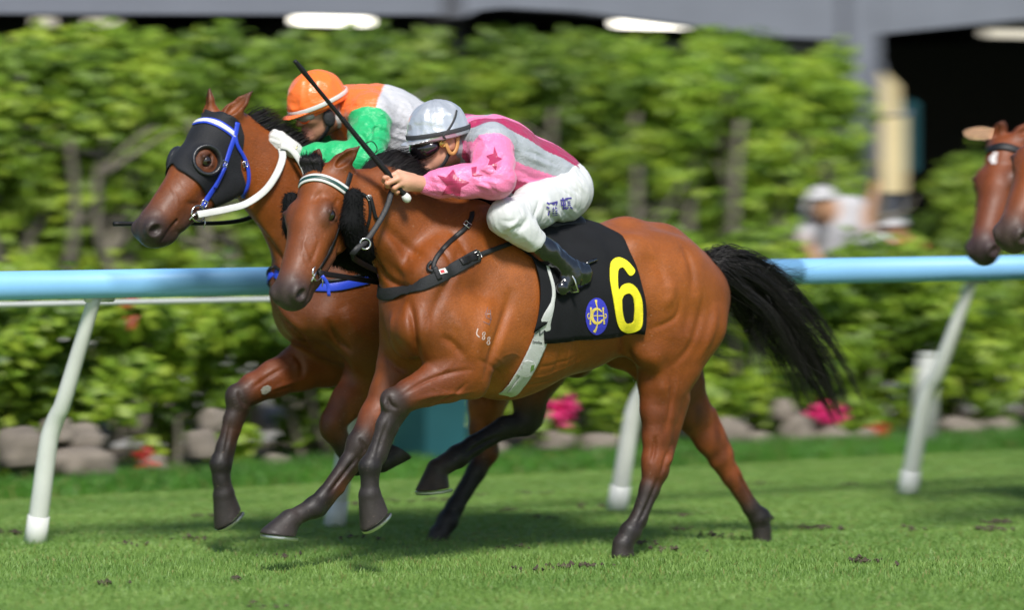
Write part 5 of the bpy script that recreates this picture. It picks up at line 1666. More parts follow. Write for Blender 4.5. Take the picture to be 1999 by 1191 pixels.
for sg, e in zip((1, -1), eyes_):
    nrmv = nrm(hd.n * sg * .93 + hd.c * .34)
    # near-surface frame of the cup
    up_ = nrm(hd.a - nrmv * (hd.a @ nrmv)); sd_ = np.cross(nrmv, up_)
    V, F = [], []
    prof = [(.049, -.022), (.058, -.012), (.063, .004), (.060, .012), (.053, .011), (.047, .002), (.046, -.018)]
    seg = 36
    for k in range(seg):
        a = 2 * math.pi * k / seg
        rise = .010 * max(0, -math.cos(a))        # taller behind the eye
        for (r0, hh) in prof:
            V.append(e + (up_ * math.cos(a) + sd_ * math.sin(a)) * r0 * hd.sc * 1.06 + nrmv * (hh + (rise if hh > 0 else 0)))
    L = len(prof)
    for k in range(seg):
        for j in range(L - 1): F.append([k * L + j, ((k + 1) % seg) * L + j, ((k + 1) % seg) * L + j + 1, k * L + j + 1])
    Fa = np.array(F); Va = np.array(V)
    if np.cross(Va[Fa[2][1]] - Va[Fa[2][0]], Va[Fa[2][2]] - Va[Fa[2][0]]) @ nrmv < 0: Fa = Fa[:, ::-1]
    mk('eye_cup', Va, Fa, M_CUP, hood)
hsurf = Surf(gv, n_)
both1 = Surf(np.vstack([v1, gv]), np.vstack([q1, n_ + len(v1)]))
br1 = empty('bridle', head1.O); tag(br1, 'blue and white bridle over the black hood of the far horse', 'bridle')
p, n = both1.path([(371, 247), (384, 239), (402, 236), (424, 241), (444, 253), (460, 266)], 30, .004)
mb = MB(); ribbon(mb, p, n, .036, .005); ob = mb.build('browband', M_BLUE, br1, smooth=True)
mb = MB(); ribbon(mb, p + n * .005, n, .020, .0015); mb.build('stripe', M_WHITE, ob, smooth=True)
for w, pix in ((.022, [(462, 238), (458, 262), (448, 290), (436, 325), (421, 358), (405, 384), (391, 408)]), (.017, [(457, 258), (461, 282), (474, 305), (482, 325), (484, 350), (478, 372), (466, 392)]),
               (.018, [(436, 325), (424, 350), (417, 365)])):
    p, n = both1.path(pix, 30, .006 if w != .018 else .011)
    mb = MB(); ribbon(mb, smooth_path(p), n, w, .005); mb.build('strap', M_BLUE, br1, smooth=True)
    pm = mirror_h(p, hd); pm, nm = lay(both1, pm, .006)
    mb = MB(); ribbon(mb, smooth_path(pm), nm, w, .005); mb.build('strap', M_BLUE, br1, smooth=True)
buckle(br1, both1, 434, 320, 1.9, .026, .026, .014); buckle(br1, both1, 397, 397, 2.1, .026, .026, .014); buckle(br1, both1, 476, 320, 1.3, .022, .022, .012)
bc1 = surf1.hit(383, 417)[0] + hd.n * .014
bit(br1, bc1, hd, 1, .034); bit(br1, mirror_h(bc1, hd), hd, -1, .034)
HAND1 = P(545, 277, H1Y - .05)
rn1 = empty('reins', P(500, 390, H1Y - .17)); tag(rn1, 'white reins of the far horse held in a white glove', 'reins')
c_ = catmull([(386, 419), (415, 414), (445, 408), (480, 398), (515, 374), (537, 345), (550, 315), (551, 296), (544, 280)], 44)
hd_ = np.array([depth_of(both1.hit(*p)[0]) for p in c_]); k_ = np.linspace(0, 1, 44)
dl_ = np.interp(k_, [0, .45, .75, 1], [depth_of(bc1) - .03, hd_[22] - .03, hd_[33] - .03, depth_of(HAND1) - .03])
for _ in range(3): dl_ = np.minimum(dl_, hd_ - .006); dl_[1:-1] = .25 * dl_[:-2] + .5 * dl_[1:-1] + .25 * dl_[2:]
for _ in range(8): dl_[1:-1] = .25 * dl_[:-2] + .5 * dl_[1:-1] + .25 * dl_[2:]
pr = np.array([PD(p[0], p[1], d) for p, d in zip(c_, dl_)])
mb = MB(); ribbon(mb, pr, [-_F + V3(0, 0, .1)] * 44, .030, .004); mb.build('rein', M_WHITE, rn1, smooth=True)
p2 = catmull([P(548, 284, H1Y - .10), P(566, 290, H1Y - .12), P(582, 308, H1Y - .14), P(594, 330, H1Y - .15), P(600, 350, H1Y - .16)], 20)
mb = MB(); ribbon(mb, p2, [-_F + V3(0, 0, .2)] * 20, .026, .004); mb.build('rein', M_WHITE, rn1, smooth=True)
pm = catmull([mirror_h(bc1, hd), P(470, 330, H1Y + .16), P(520, 300, H1Y + .15), P(545, 278, H1Y)], 30)
mb = MB(); ribbon(mb, pm, [_F + V3(0, 0, .3)] * 30, .024, .004); mb.build('rein', M_WHITE, rn1, smooth=True)
bg1 = empty('breast_girth', surf1.hit(545, 545)[0]); tag(bg1, 'blue and black breast girth on the chest of the far horse', 'breast girth')
p, n = surf1.path([(527, 522), (550, 541), (590, 556), (650, 560), (720, 545)], 40, .004)
pm = mirror_y(p, H1Y); pm, nm = lay(surf1, pm, .004)
allp = smooth_path(np.vstack([p[::-1], pm[2:]]), 3); alln = np.vstack([n[::-1], nm[2:]])
mb = MB(); ribbon(mb, allp, alln, .042, .006); mb.build('breast_strap', M_BLUE, bg1, smooth=True)
mb = MB(); ribbon(mb, allp + V3(0, 0, .026), alln, .014, .009); mb.build('edge_strap', M_LEATHER, bg1, smooth=True)
# chestnut on the inside of the reaching foreleg
drape('chestnut', [[(509, 762), (514, 755), (523, 752), (529, 756), (527, 763), (519, 769), (511, 770)]], surf1, .0, .004, mat('grey_chestnut', (.30, .28, .24), rough=.9, bump=.6, bscale=120), horse1, 4)
# ------------------------------------------------------------------ riders
SKIN = V3(.50, .255, .165); SKIN_D = V3(.30, .135, .08); LIP = V3(.36, .13, .10)
M_SKIN = mat('skin', (0, 0, 0), rough=.5, attr=True, bump=.12, bscale=160, vary=.1, vscale=22)


def satin(name, rough=.30, crease=.38):
    """racing silk: vertex colour, soft sheen, fine creases"""
    m, nt, N, L, b = mat_new(name)
    a = N.new('ShaderNodeAttribute'); a.attribute_name = 'Col'
    L.new(a.outputs['Color'], b.inputs['Base Color'])
    b.inputs['Roughness'].default_value = rough; b.inputs['Sheen Weight'].default_value = .25; b.inputs['Sheen Roughness'].default_value = .35
    b.inputs['Anisotropic'].default_value = .4
    tc = N.new('ShaderNodeTexCoord')
    n = N.new('ShaderNodeTexNoise'); n.inputs['Scale'].default_value = 9; n.inputs['Detail'].default_value = 1.5; n.inputs['Distortion'].default_value = 1.0
    L.new(tc.outputs['Object'], n.inputs['Vector'])
    w = N.new('ShaderNodeTexNoise'); w.inputs['Scale'].default_value = 500
    L.new(tc.outputs['Object'], w.inputs['Vector'])
    b1 = N.new('ShaderNodeBump'); b1.inputs['Strength'].default_value = .45; b1.inputs['Distance'].default_value = .025
    b2 = N.new('ShaderNodeBump'); b2.inputs['Strength'].default_value = .12; b2.inputs['Distance'].default_value = .001
    L.new(n.outputs['Fac'], b1.inputs['Height']); L.new(w.outputs['Fac'], b2.inputs['Height'])
    cr = N.new('ShaderNodeTexNoise'); cr.inputs['Scale'].default_value = 24; cr.inputs['Detail'].default_value = 2; cr.inputs['Distortion'].default_value = 2.2
    L.new(tc.outputs['Object'], cr.inputs['Vector'])
    rg = N.new('ShaderNodeMath'); rg.operation = 'PINGPONG'; rg.inputs[1].default_value = .11; L.new(cr.outputs['Fac'], rg.inputs[0])
    b3 = N.new('ShaderNodeBump'); b3.inputs['Strength'].default_value = crease; b3.inputs['Distance'].default_value = .035
    L.new(rg.outputs[0], b3.inputs['Height']); L.new(b1.outputs[0], b3.inputs['Normal'])
    L.new(b3.outputs[0], b2.inputs['Normal']); L.new(b2.outputs[0], b.inputs['Normal'])
    return m


M_SATIN = satin('racing_silk', .40)
M_CAPSATIN = satin('cap_silk', .33, .16)
M_SILVER = satin('silver_cap_silk', .28, .14); M_SILVER.node_tree.nodes['Principled BSDF'].inputs['Metallic'].default_value = .55
M_BREECH = mat('white_breeches', (.56, .565, .56), rough=.6, bump=.25, bscale=30, vary=.04, vscale=10, bdist=.006)
M_BOOT = mat('patent_boot', (.006, .006, .007), rough=.12, coat=1.0, bump=.5, bscale=22, bdist=.012)
M_LENS = mat('dark_goggle_lens', (.012, .008, .012), rough=.08, coat=1.0)
M_TAN = mat('tan_chin_strap', (.50, .25, .08), rough=.5)
M_ORANGEFRAME = mat('orange_goggle_frame', (.75, .10, .02), rough=.35)
M_CLEAR = mat('smoky_lens', (.30, .26, .24), rough=.06, coat=1.0)
M_ELASTIC = mat('dark_elastic', (.035, .036, .040), rough=.7, bump=.3, bscale=200)
M_GLOVE_W = mat('white_glove', (.58, .57, .54), rough=.75, bump=.4, bscale=120, vary=.08, vscale=40)
M_GLOVE_B = mat('black_glove', (.014, .014, .016), rough=.7, bump=.4, bscale=120)
M_SCARF = mat('grey_neck_cloth', (.30, .31, .34), rough=.7, bump=.3, bscale=60)

PINK = V3(.84, .20, .40); MAROON = V3(.36, .022, .085); GREYS = V3(.36, .38, .41)
ORANGE = V3(.88, .17, .03); GREEN = V3(.015, .42, .14); WHITES = V3(.55, .545, .565)


class Pose: pass


class RHead:
    """a rider's head frame: f ahead, v towards the viewer's side, u up"""
    def __init__(s, c, fwd, up, n):
        s.O = np.asarray(c, float); s.f = nrm(fwd); u = np.asarray(up, float); s.u = nrm(u - s.f * (u @ s.f))
        s.n = np.cross(s.u, s.f)
        if s.n @ np.asarray(n, float) < 0: s.n = -s.n

    def T(s, f, v, u): return s.O + s.f * f + s.n * v + s.u * u

    def M(s, t=0.0):
        f = s.f * math.cos(t) + s.u * math.sin(t); u = -s.f * math.sin(t) + s.u * math.cos(t)
        return np.stack([f, s.n, u])


def rider_head(S, h, neck, skin=SKIN):
    T = h.T
    S.ell(T(0, 0, .02), (.096, .076, .105), h.M(), .02, skin)
    S.ell(T(.034, 0, -.05), (.062, .056, .074), h.M(), .03, skin)
    for g in (1, -1):
        S.cap(T(.005, .045 * g, -.072), .022, T(.072, .012 * g, -.106), .020, k=.03, col=skin)
        S.cap(T(.080, .042 * g, .014), .012, T(.092, 0, .016), .012, k=.02, col=skin * .9)
        S.ell(T(.064, .043, -.030) if g > 0 else T(.064, -.043, -.030), (.030, .020, .018), h.M(), .025, skin * V3(1.05, .9, .85))
        S.ell(T(.100, .012 * g, -.038), (.010, .009, .008), h.M(), .012, skin)
        S.ell(T(.084, .032 * g, -.003), (.014, .017, .011), h.M(), .012, SKIN_D, 'sub')
        S.cap(T(.088, .022 * g, -.068), .006, T(.099, 0, -.066), .0075, k=.010, col=LIP)
        S.cap(T(.086, .020 * g, -.080), .006, T(.096, 0, -.081), .0085, k=.010, col=LIP)
        S.ell(T(-.006, .079 * g, -.014), (.026, .010, .035), h.M(-.2), .010, skin * V3(1, .85, .8))
        S.ell(T(.004, .090 * g, -.012), (.013, .010, .020), h.M(-.2), .008, SKIN_D, 'sub')
    S.cap(T(.098, 0, .000), .009, T(.115, 0, -.034), .0125, k=.015, col=skin * V3(1.05, .9, .85))
    S.cap(T(.090, .026, -.074), .0022, T(.090, -.026, -.074), .0022, k=.006, col=LIP * .4, op='sub')
    S.ell(T(.086, 0, -.106), (.020, .022, .018), h.M(), .02, skin)
    S.cap(T(-.02, 0, -.06), .056, neck, .062, k=.04, col=skin)


def fist(S, wrist, knuck, pips, tips, thumb, col=SKIN, r=.0098):
    """palm from wrist to the row of knuckles; every finger knuckle > middle joint > tip; thumb from the side of the palm"""
    kc = np.mean(knuck, 0)
    for a in knuck: S.cap(wrist + (a - kc) * .35, .020, a, .0125, k=.014, col=col)
    S.cap(wrist, .026, kc * .7 + wrist * .3, .026, k=.02, col=col)
    for i, (a, b, c) in enumerate(zip(knuck, pips, tips)):
        q = r * (1, 1.05, 1, .88)[i]
        S.cap(a, q * 1.18, b, q * 1.06, k=.006, col=col, colb=col * V3(1.02, .88, .82))
        S.cap(b, q * 1.06, (b + c) / 2 + (b - a) * .12, q, k=.005, col=col * V3(1.02, .88, .82)); S.cap((b + c) / 2 + (b - a) * .12, q, c, q * .85, k=.005, col=col * V3(1.02, .88, .82))
    S.cap(thumb[0], r * 1.5, thumb[1], r * 1.2, k=.012, col=col); S.cap(thumb[1], r * 1.2, thumb[2], r * .95, k=.006, col=col)


def folds(v, q, amp, sc, seed, str_dir=None, keep=None):
    n = normals(v, q)
    p = v * sc
    if str_dir is not None:
        d = nrm(str_dir); p = p - (p @ d)[:, None] * d * .72
    a = 1 - np.abs(vnoise(p, seed)) * 2; b = 1 - np.abs(vnoise(p * 2.3 + 5, seed + 1)) * 2
    h = a * .65 + b * .35
    if keep is not None: h = h * keep
    return v + n * (amp * h)[:, None]


def build_rider(J, name_label, jacket_col, cap_col, y0):
    """J holds joints in world space"""
    S = Body(); S.n = V3(0, -1, 0)
    S.group(.02)
    rider_head(S, J.head, J.neck, J.skin)
    S.group(.03)
    S.chain([(J.neck, .06), (J.chest, .115, 1.2, None), (J.waist, .10, 1.15, None), (J.pelvis, .11, 1.2, None)], k=.06, col=J.skin)
    for sh, el, wr in ((J.sh[0], J.el[0], J.wr[0]), (J.sh[1], J.el[1], J.wr[1])):
        S.chain([(J.neck * .5 + sh * .5, .055), (sh, .05), (el, .038), (el * .4 + wr * .6, .037), (wr, .027)], k=.03, col=J.skin)
    for hp, kn, an, toe in zip(J.hip, J.knee, J.ankle, J.toe):
        S.chain([(hp, .085), (kn, .05), (kn * .6 + an * .4, .045), (an, .032)], k=.03, col=J.skin); S.cap(an, .032, toe, .025, col=J.skin)
    for i, (hand, col) in enumerate(J.hands):
        if hand is not None:
            S.group(.012); fist(S, *hand, col=col)
    v, q, c = S.mesh(.0042, 1, cs=.010, default=J.skin)
    body = mk('person', v, q, M_SKIN, org=J.pelvis, col=c)
    tag(body, name_label, 'person', 'jockeys')
    # eyes
    for g in (1, -1):
        bm = bmesh.new(); bmesh.ops.create_uvsphere(bm, u_segments=14, v_segments=10, radius=.0115)
        ev = np.array([x.co[:] for x in bm.verts]) + J.head.T(.077, .032 * g, -.003); ef = [[x.index for x in y.verts] for y in bm.faces]; bm.free()
        mk('eye', ev, ef, M_EYE, body)
    # jacket
    S = Body(); S.n = V3(0, -1, 0)
    S.group(.035)
    T_, SL = V3(1, 0, 0), V3(0, 1, 0)
    S.chain([(J.neck, .075, 1.1, T_), (J.chest0, .135, 1.35, T_), (J.chest, J.rc, 1.20, T_), (J.waist, J.rw, 1.15, T_), (J.hem, J.rw * .98, 1.2, T_)], k=.07)
    S.cap(J.belly0, .10, J.belly1, .09, 1.3, k=.08, col=T_)
    for i in (0, 1):
        sh, el, wr = J.sh[i], J.el[i], J.wr[i]
        S.cap(J.neck * .45 + sh * .55, .085, sh, .088, k=.06, col=T_)
    for i in (0, 1):
        sh, el, wr = J.sh[i], J.el[i], J.wr[i]
        S.group(.03)
        d = nrm(wr - el)
        S.chain([(sh, .084, 1, SL), (sh * .5 + el * .5, .078, 1, SL), (el, .070, 1, SL)], k=.04)
        S.chain([(el, .070, 1, SL), (el * .5 + wr * .5, .063, 1, SL), (wr * .82 + el * .18, .050, 1, SL), (wr - d * .012, .036, 1, SL)], k=.04)
        S.cap(wr - d * .014, .035, wr + d * .004, .037, k=.008, col=SL)
    v, q, c = S.mesh(.006, 2, cs=.006)
    ax = nrm(J.hem - J.neck)
    v = folds(v, q, .0065, 9, 5, ax)
    v = relax(folds(v, q, .0034, 20, 9, ax), q, 2)
    v = sculpt(v, q, strokes(Surf(v, q), J.jacket_strokes))
    isl = c[:, 1] > c[:, 0]
    rel = v - J.neck; s_ = rel @ ax
    upv = nrm(V3(0, 0, 1) - ax * ax[2]); lat = V3(0, -1, 0)
    mid = J.neck + ax * s_[:, None]
    # the middle of the trunk bends between the joints
    cen = np.array([np.interp(s_, [(p - J.neck) @ ax for p in (J.neck, J.chest0, J.chest, J.waist, J.hem)], [p @ k for p in (J.neck, J.chest0, J.chest, J.waist, J.hem)]) for k in (upv, lat)])
    phi = np.degrees(np.arctan2(v @ lat - cen[1], v @ upv - cen[0]))
    col = jacket_col(isl, s_, phi, v)
    jk = mk('racing_jacket', v, q, M_SATIN, body, col=col)
    jsurf = Surf(v, q)
    # breeches
    S = Body(); S.n = V3(0, -1, 0)
    for i in (0, 1):
        hp, kn, an = J.hip[i], J.knee[i], J.ankle[i]
        S.group(.05)
        S.chain([(hp, .112), (hp * .5 + kn * .5, .085), (kn, .068)], k=.05)
        S.chain([(kn, .072), (kn * .75 + an * .25, .062), (kn * .57 + an * .43, .052)], k=.03)
        S.ell(kn + nrm(kn - hp) * .012, (.059, .059, .059), k=.04)
    S.group(.06)
    S.chain([(J.waist * .25 + J.pelvis * .75, .125, 1.2, None), (J.pelvis, J.rp, 1.15, None)], k=.05)
    v, q, c = S.mesh(.006, 2)
    v = folds(v, q, .0055, 13, 15, nrm(np.cross(J.knee[0] - J.hip[0], V3(0, 1, 0)))); v = relax(folds(v, q, .0026, 30, 17, V3(0, 0, 1)), q, 1)
    v = sculpt(v, q, strokes(Surf(v, q), J.breech_strokes))
    bre = mk('breeches', v, q, M_BREECH, body)
    bsurf = Surf(v, q)
    # boots
    for i in (0, 1):
        kn, an, heel, toe = J.knee[i], J.ankle[i], J.heel[i], J.toe[i]
        S = Body(); S.group()
        f = nrm(toe - heel); up_ = nrm(an - (heel + toe) / 2)
        S.chain([(kn * .60 + an * .40, .050), (kn * .35 + an * .65, .049), (an, .043)], k=.02)
        S.chain([(an, .043), (heel + up_ * .03, .036), (heel * .5 + toe * .5 + up_ * .026, .037, 1.0, None), (toe + up_ * .014, .026)], k=.03)
        S.cap(heel, .026, toe, .022, .9, k=.02)
        v, q, c = S.mesh(.005, 2)
        v = folds(v, q, .004, 22, 25 + i, up_)
        bo = mk('boot', v, q, M_BOOT, body)
        mb = MB(); b0 = heel + up_ * .055 - f * .022
        mb.tube([b0 + V3(0, 0, 0), b0 - f * .035 + V3(0, 0, .004), b0 - f * .075 + V3(0, 0, .0)], [.010, .008, .009], 10)
        mb.build('spur', M_BOOT, bo, smooth=True)
        mb = MB()
        mb.tube([kn * .60 + an * .40 + nrm(an - kn) * k for k in (-.003, .004)], [.0535, .0535], 28, cap=False); mb.build('boot_top', M_BOOT, bo, smooth=True)
    # helmet
    h = J.head
    S = Body(); S.group()
    S.ell(h.T(-.004, 0, J.hu), (J.hr[0], J.hr[1], J.hr[2]), h.M(), .01, cap_col)
    S.ell(h.T(-.004, 0, J.hu - .02), (J.hr[0] * 1.03, J.hr[1] * 1.03, .05), h.M(), .02, cap_col)
    S.cut(h.T(0, 0, J.hu - .040), -h.u - h.f * .06, .4)
    S.group(.012)
    S.ell(h.T(.092, 0, J.hu - .034), (.088, .082, .0055), h.M(-.10), .01, cap_col)
    v, q, c = S.mesh(.0045, 2, default=cap_col)
    top = h.T(.05, .02, J.hu + J.hr[2])
    rel = v - h.O; up = rel @ h.u; inshell = np.clip((up - J.hu + .03) / .02, 0, 1)
    ang = np.arctan2(rel @ h.n, rel @ h.f)
    pk = np.stack([np.cos(ang) * 2.2, np.sin(ang) * 2.2, up * 9], 1)
    gather = (1 - np.abs(vnoise(pk * 1.5, 31)) * 2) * .75 + (1 - np.abs(vnoise(v * 26, 33)) * 2) * .25
    v = v + normals(v, q) * (J.capfold * 1.25 * gather * inshell)[:, None]
    cap = mk('riding_cap', v, q, J.capmat, body, col=np.tile(cap_col, (len(v), 1)))
    csurf = Surf(v, q)
    pts, nn = [], []
    for a in np.linspace(0, 2 * math.pi, 64, endpoint=False):
        u_ = -.012 + J.bandtilt * math.cos(a)
        k = math.sqrt(1 - (u_ / J.hr[2]) ** 2) * 1.075
        pts.append(h.T(-.004 + J.hr[0] * k * math.cos(a), J.hr[1] * k * math.sin(a), J.hu + u_)); nn.append(h.f * math.cos(a) / J.hr[0] + h.n * math.sin(a) / J.hr[1])
    mb = MB(); ribbon(mb, np.array(pts), nn, .019, .003, closed=True); mb.build('cap_band', J.bandmat, cap, smooth=True)
    return body, jsurf, bsurf, csurf, jk, bre, cap


def mir(p, y0): return mirror_y(np.asarray(p, float), y0)


# ---- the rider in pink
J = Pose(); y0 = H6Y; J.skin = SKIN
fw = -_R * .80 * 1.0 - _F * V3(1, 1, 0) * .50 - V3(0, 0, 1) * .16
J.head = RHead(P(856, 272, y0 - .02), fw, V3(-.10, 0, 1), V3(0, -1, 0))
J.neck = P(922, 284, y0); J.chest0 = P(938, 292, y0); J.chest = P(975, 310, y0); J.waist = P(1048, 335, y0); J.hem = P(1082, 350, y0); J.pelvis = P(1092, 366, y0)
J.belly0 = P(985, 355, y0); J.belly1 = P(1060, 362, y0)
J.rc, J.rw, J.rp = .150, .120, .130
J.sh = [P(958, 283, y0 - .165), P(905, 266, y0 + .16)]
J.el = [P(968, 350, y0 - .315), P(858, 320, y0 + .30)]
J.wr = [P(834, 361, y0 - .155), P(806, 333, y0 + .13)]
J.hip = [P(1100, 380, y0 - .09), mir(P(1100, 380, y0 - .09), y0)]
J.knee = [P(988, 425, y0 - .285), mir(P(988, 425, y0 - .285), y0)]
J.ankle = [P(1110, 524, y0 - .315), mir(P(1110, 524, y0 - .315), y0)]
J.heel = [P(1140, 546, y0 - .31), mir(P(1140, 546, y0 - .31), y0)]
J.toe = [P(1098, 566, y0 - .33), mir(P(1098, 566, y0 - .33), y0)]
yk = y0 - .15
near_hand = (P(826, 359, yk), [P(772, 340, yk - .01), P(777, 349, yk - .022), P(783, 359, yk - .022), P(788, 368, yk - .012)],
             [P(751, 347, yk - .002), P(756, 358, yk - .014), P(770, 367, yk - .014), P(775, 375, yk - .006)],
             [P(753, 357, yk + .03), P(761, 365, yk + .022), P(768, 373, yk + .02), P(776, 378, yk + .022)],
             (P(806, 345, yk + .005), P(778, 336, yk + .02), P(757, 346, yk + .03)))
far_k = P(790, 338, y0 + .10)
gs = lambda a, b, c: far_k + _R * a * .0024 - V3(0, 0, 1) * b * .0024 + V3(0, 1, 0) * c
far_hand = (P(800, 335, y0 + .12), [gs(-6, -5, 0), gs(-4, -1, .01), gs(-2, 3, .01), gs(0, 7, 0)], [gs(-14, -3, 0), gs(-13, 1, .01), gs(-11, 5, .01), gs(-9, 9, 0)],
            [gs(-14, 3, -.03), gs(-13, 6, -.03), gs(-10, 9, -.03), gs(-8, 12, -.03)], (gs(2, -3, -.01), gs(-6, -6, -.02), gs(-12, -5, -.03)))
J.capmat = M_SILVER
J.hands = [(near_hand, SKIN * V3(1.12, 1.15, 1.15)), (far_hand, MAROON)]
J.hu, J.hr, J.capfold, J.bandtilt, J.bandmat = .045, (.134, .108, .122), .0032, -.004, M_ELASTIC
J.jacket_strokes = [(.005, -.007, (980, 290), (962, 312), (930, 325)), (.005, -.006, (990, 320), (965, 330), (945, 328)), (.005, .006, (985, 310), (965, 321), (938, 330)), (.005, -.006, (985, 345), (955, 345), (930, 352)), (.005, -.006, (970, 375), (945, 358), (920, 355)), (.005, .005, (978, 362), (950, 352), (925, 352)), (.005, -.005, (836, 352), (850, 356), (868, 356)), (.005, -.005, (836, 366), (850, 368), (872, 372)), (.005, -.005, (836, 376), (848, 378), (864, 384)), (.006, -.006, (1005, 290), (1045, 300), (1090, 322)), (.006, .005, (1000, 300), (1040, 312), (1085, 335)), (.006, -.006, (1020, 350), (1050, 345), (1085, 352)), (.006, .006, (1010, 365), (1040, 366), (1070, 368)),
                    (.012, -.010, (985, 300), (975, 330), (940, 350)), (.010, .008, (960, 300), (950, 325), (925, 340)), (.010, -.008, (935, 330), (955, 345), (985, 350)),
                    (.010, .007, (905, 335), (930, 352), (960, 372)), (.012, -.008, (1000, 330), (1050, 350), (1085, 358)), (.008, .006, (1020, 300), (1060, 318), (1095, 330)),
                    (.008, -.006, (1010, 345), (1040, 352), (1075, 372)), (.009, .007, (860, 365), (880, 378), (920, 384)), (.007, -.006, (848, 356), (870, 362), (890, 360)),
                    (.010, .008, (930, 258), (945, 275), (950, 295))]
J.breech_strokes = [(.005, -.007, (1050, 440), (1060, 424), (1062, 405)), (.005, .006, (1058, 442), (1068, 426), (1070, 410)), (.005, -.007, (1068, 440), (1078, 424), (1080, 412)), (.005, -.006, (1085, 438), (1094, 426), (1098, 414)),
                    (.005, -.006, (1115, 325), (1132, 350), (1148, 372)), (.005, .006, (1108, 328), (1125, 352), (1140, 376)), (.005, -.006, (1085, 352), (1105, 362), (1130, 380)), (.005, -.006, (1080, 362), (1100, 372), (1122, 388)), (.005, -.006, (1000, 395), (1015, 408), (1020, 425)), (.005, -.006, (975, 430), (995, 432), (1015, 428)), (.005, .005, (978, 440), (998, 440), (1018, 434)), (.005, -.006, (985, 455), (1005, 446), (1022, 440)),
                    (.008, -.008, (1062, 398), (1075, 420), (1088, 436)), (.008, .007, (1076, 400), (1090, 420), (1100, 434)), (.007, -.007, (1092, 400), (1105, 416), (1118, 430)),
                    (.007, .006, (1102, 395), (1118, 410), (1130, 420)), (.008, -.007, (1040, 430), (1050, 405), (1055, 385)), (.007, .006, (1105, 340), (1125, 355), (1145, 378)),
                    (.007, -.006, (1095, 350), (1115, 365), (1138, 385)), (.010, -.008, (1030, 425), (1022, 440), (1010, 455)), (.008, .006, (985, 450), (1000, 440), (1020, 420))]


def pink_cols(isl, s, phi, v):
    a = np.abs(phi)
    bands = [(-1, 5, GREYS), (5, 33, PINK), (33, 64, MAROON), (64, 98, GREYS), (98, 118, PINK), (118, 138, MAROON), (138, 156, GREYS), (156, 181, MAROON)]
    c = np.zeros((len(v), 3))
    for lo, hi, k in bands: c[(a >= lo) & (a < hi)] = k
    c[isl] = PINK
    far = isl & (v[:, 1] > .12)
    c[far] = np.where((np.abs(vnoise(v[far] * 9, 3)) > .25)[:, None], MAROON, PINK)
    return c


person6, js6, bs6, cs6, jk6, bre6, cap6 = build_rider(J, 'jockey in pink silks with maroon stars and silver cap, crouched on number 6', pink_cols, V3(.62, .64, .67), y0)
J6 = J


def star(cx, cy, r, rot, ri=.42, sx=1, sy=1, sk=0):
    pts = []
    for k in range(10):
        a = rot + k * math.pi / 5; q = r if k % 2 == 0 else r * ri
        x, y = q * math.sin(a) * sx, -q * math.cos(a) * sy
        pts.append((cx + x + sk * y, cy + y))
    return pts


M_STAR = mat('maroon_satin', tuple(MAROON), rough=.38, sheen=.2)
for st in ([(854, 342), (871, 346), (885, 331), (893, 346), (917, 356), (900, 365), (898, 388), (885, 377), (862, 380), (873, 362)],
           [(950, 304), (963, 300), (965, 286), (972, 306), (980, 310), (971, 316), (968, 332), (960, 322), (952, 322), (956, 312)],
           [(920, 327), (931, 325), (929, 340), (943, 341), (932, 345), (922, 344)]):
    drape('star', [st], js6, .0008, .0012, M_STAR, jk6, 4)
# characters on the breeches
M_INK = mat('violet_ink', (.07, .05, .30), rough=.7)
text_on('lettering', '\u6f58', bs6, 1079, 409, -.10, 27, .0022, M_INK, bre6, 0.0, .92, bold=.012)
text_on('lettering', '\u9813', bs6, 1105, 399, -.10, 24, .0022, M_INK, bre6, 0.0, .95, bold=.012)
# goggles, chin strap, scarf
h = J6.head
gg = None
S = Body(); S.group()
S.ell(h.T(.068, 0, -.020), (.052, .083, .046), h.M(.05), .01); S.ell(h.T(.088, 0, -.030), (.044, .066, .044), h.M(.1), .02)
v, q, c = S.mesh(.005, 2); gg = mk('goggles', v, q, M_LENS, person6)
mb = MB(); ring_mesh(mb, h.T(.034, .0845, -.014), h.n, .0125, .004); ring_mesh(mb, h.T(.034, .0845, -.014), h.n, .005, .006); mb.build('goggle_stud', M_BRASS, gg, smooth=True)
mb = MB(); p = [cs6.near(h.T(*k))[0] + h.n * .003 for k in ((.04, .105, .02), (.0, .11, .055), (-.035, .11, .09), (-.065, .095, .12))]
p = catmull([h.T(.035, .085, 0), h.T(.020, .100, .008)] + p, 26); ribbon(mb, p, [h.n] * 26, .009, .003); mb.build('goggle_strap', M_ELASTIC, gg, smooth=True)
mb = MB(); ring_mesh(mb, h.T(.068, .0, .022), h.f, .01, .002)
p = catmull([h.T(.024, .078, .010), h.T(.018, .086, -.022), h.T(.006, .086, -.055), h.T(-.014, .084, -.060), h.T(-.034, .083, -.038), h.T(-.046, .080, .0)], 30)
mb = MB(); ribbon(mb, p, [h.n] * 30, .016, .006); mb.build('chin_strap', M_TAN, person6, smooth=True)
p = catmull([h.T(.006, .080, -.058), h.T(.030, .064, -.098), h.T(.055, .030, -.128), h.T(.058, 0, -.134), h.T(.055, -.030, -.128), h.T(.02, -.078, -.07)], 30)
mb = MB(); ribbon(mb, p, [p_ - h.T(.02, 0, -.05) for p_ in p], .018, .004); mb.build('chin_strap', M_ELASTIC, person6, smooth=True)
S = Body(); S.group(); S.n = h.n
S.cap(h.T(-.052, .0, -.045), .058, J6.neck + V3(-.015, 0, -.01), .068, 1.15, k=.03)
v, q, c = S.mesh(.006, 2); v = folds(v, q, .004, 28, 51, h.u); mk('neck_scarf', v, q, M_SCARF, person6)
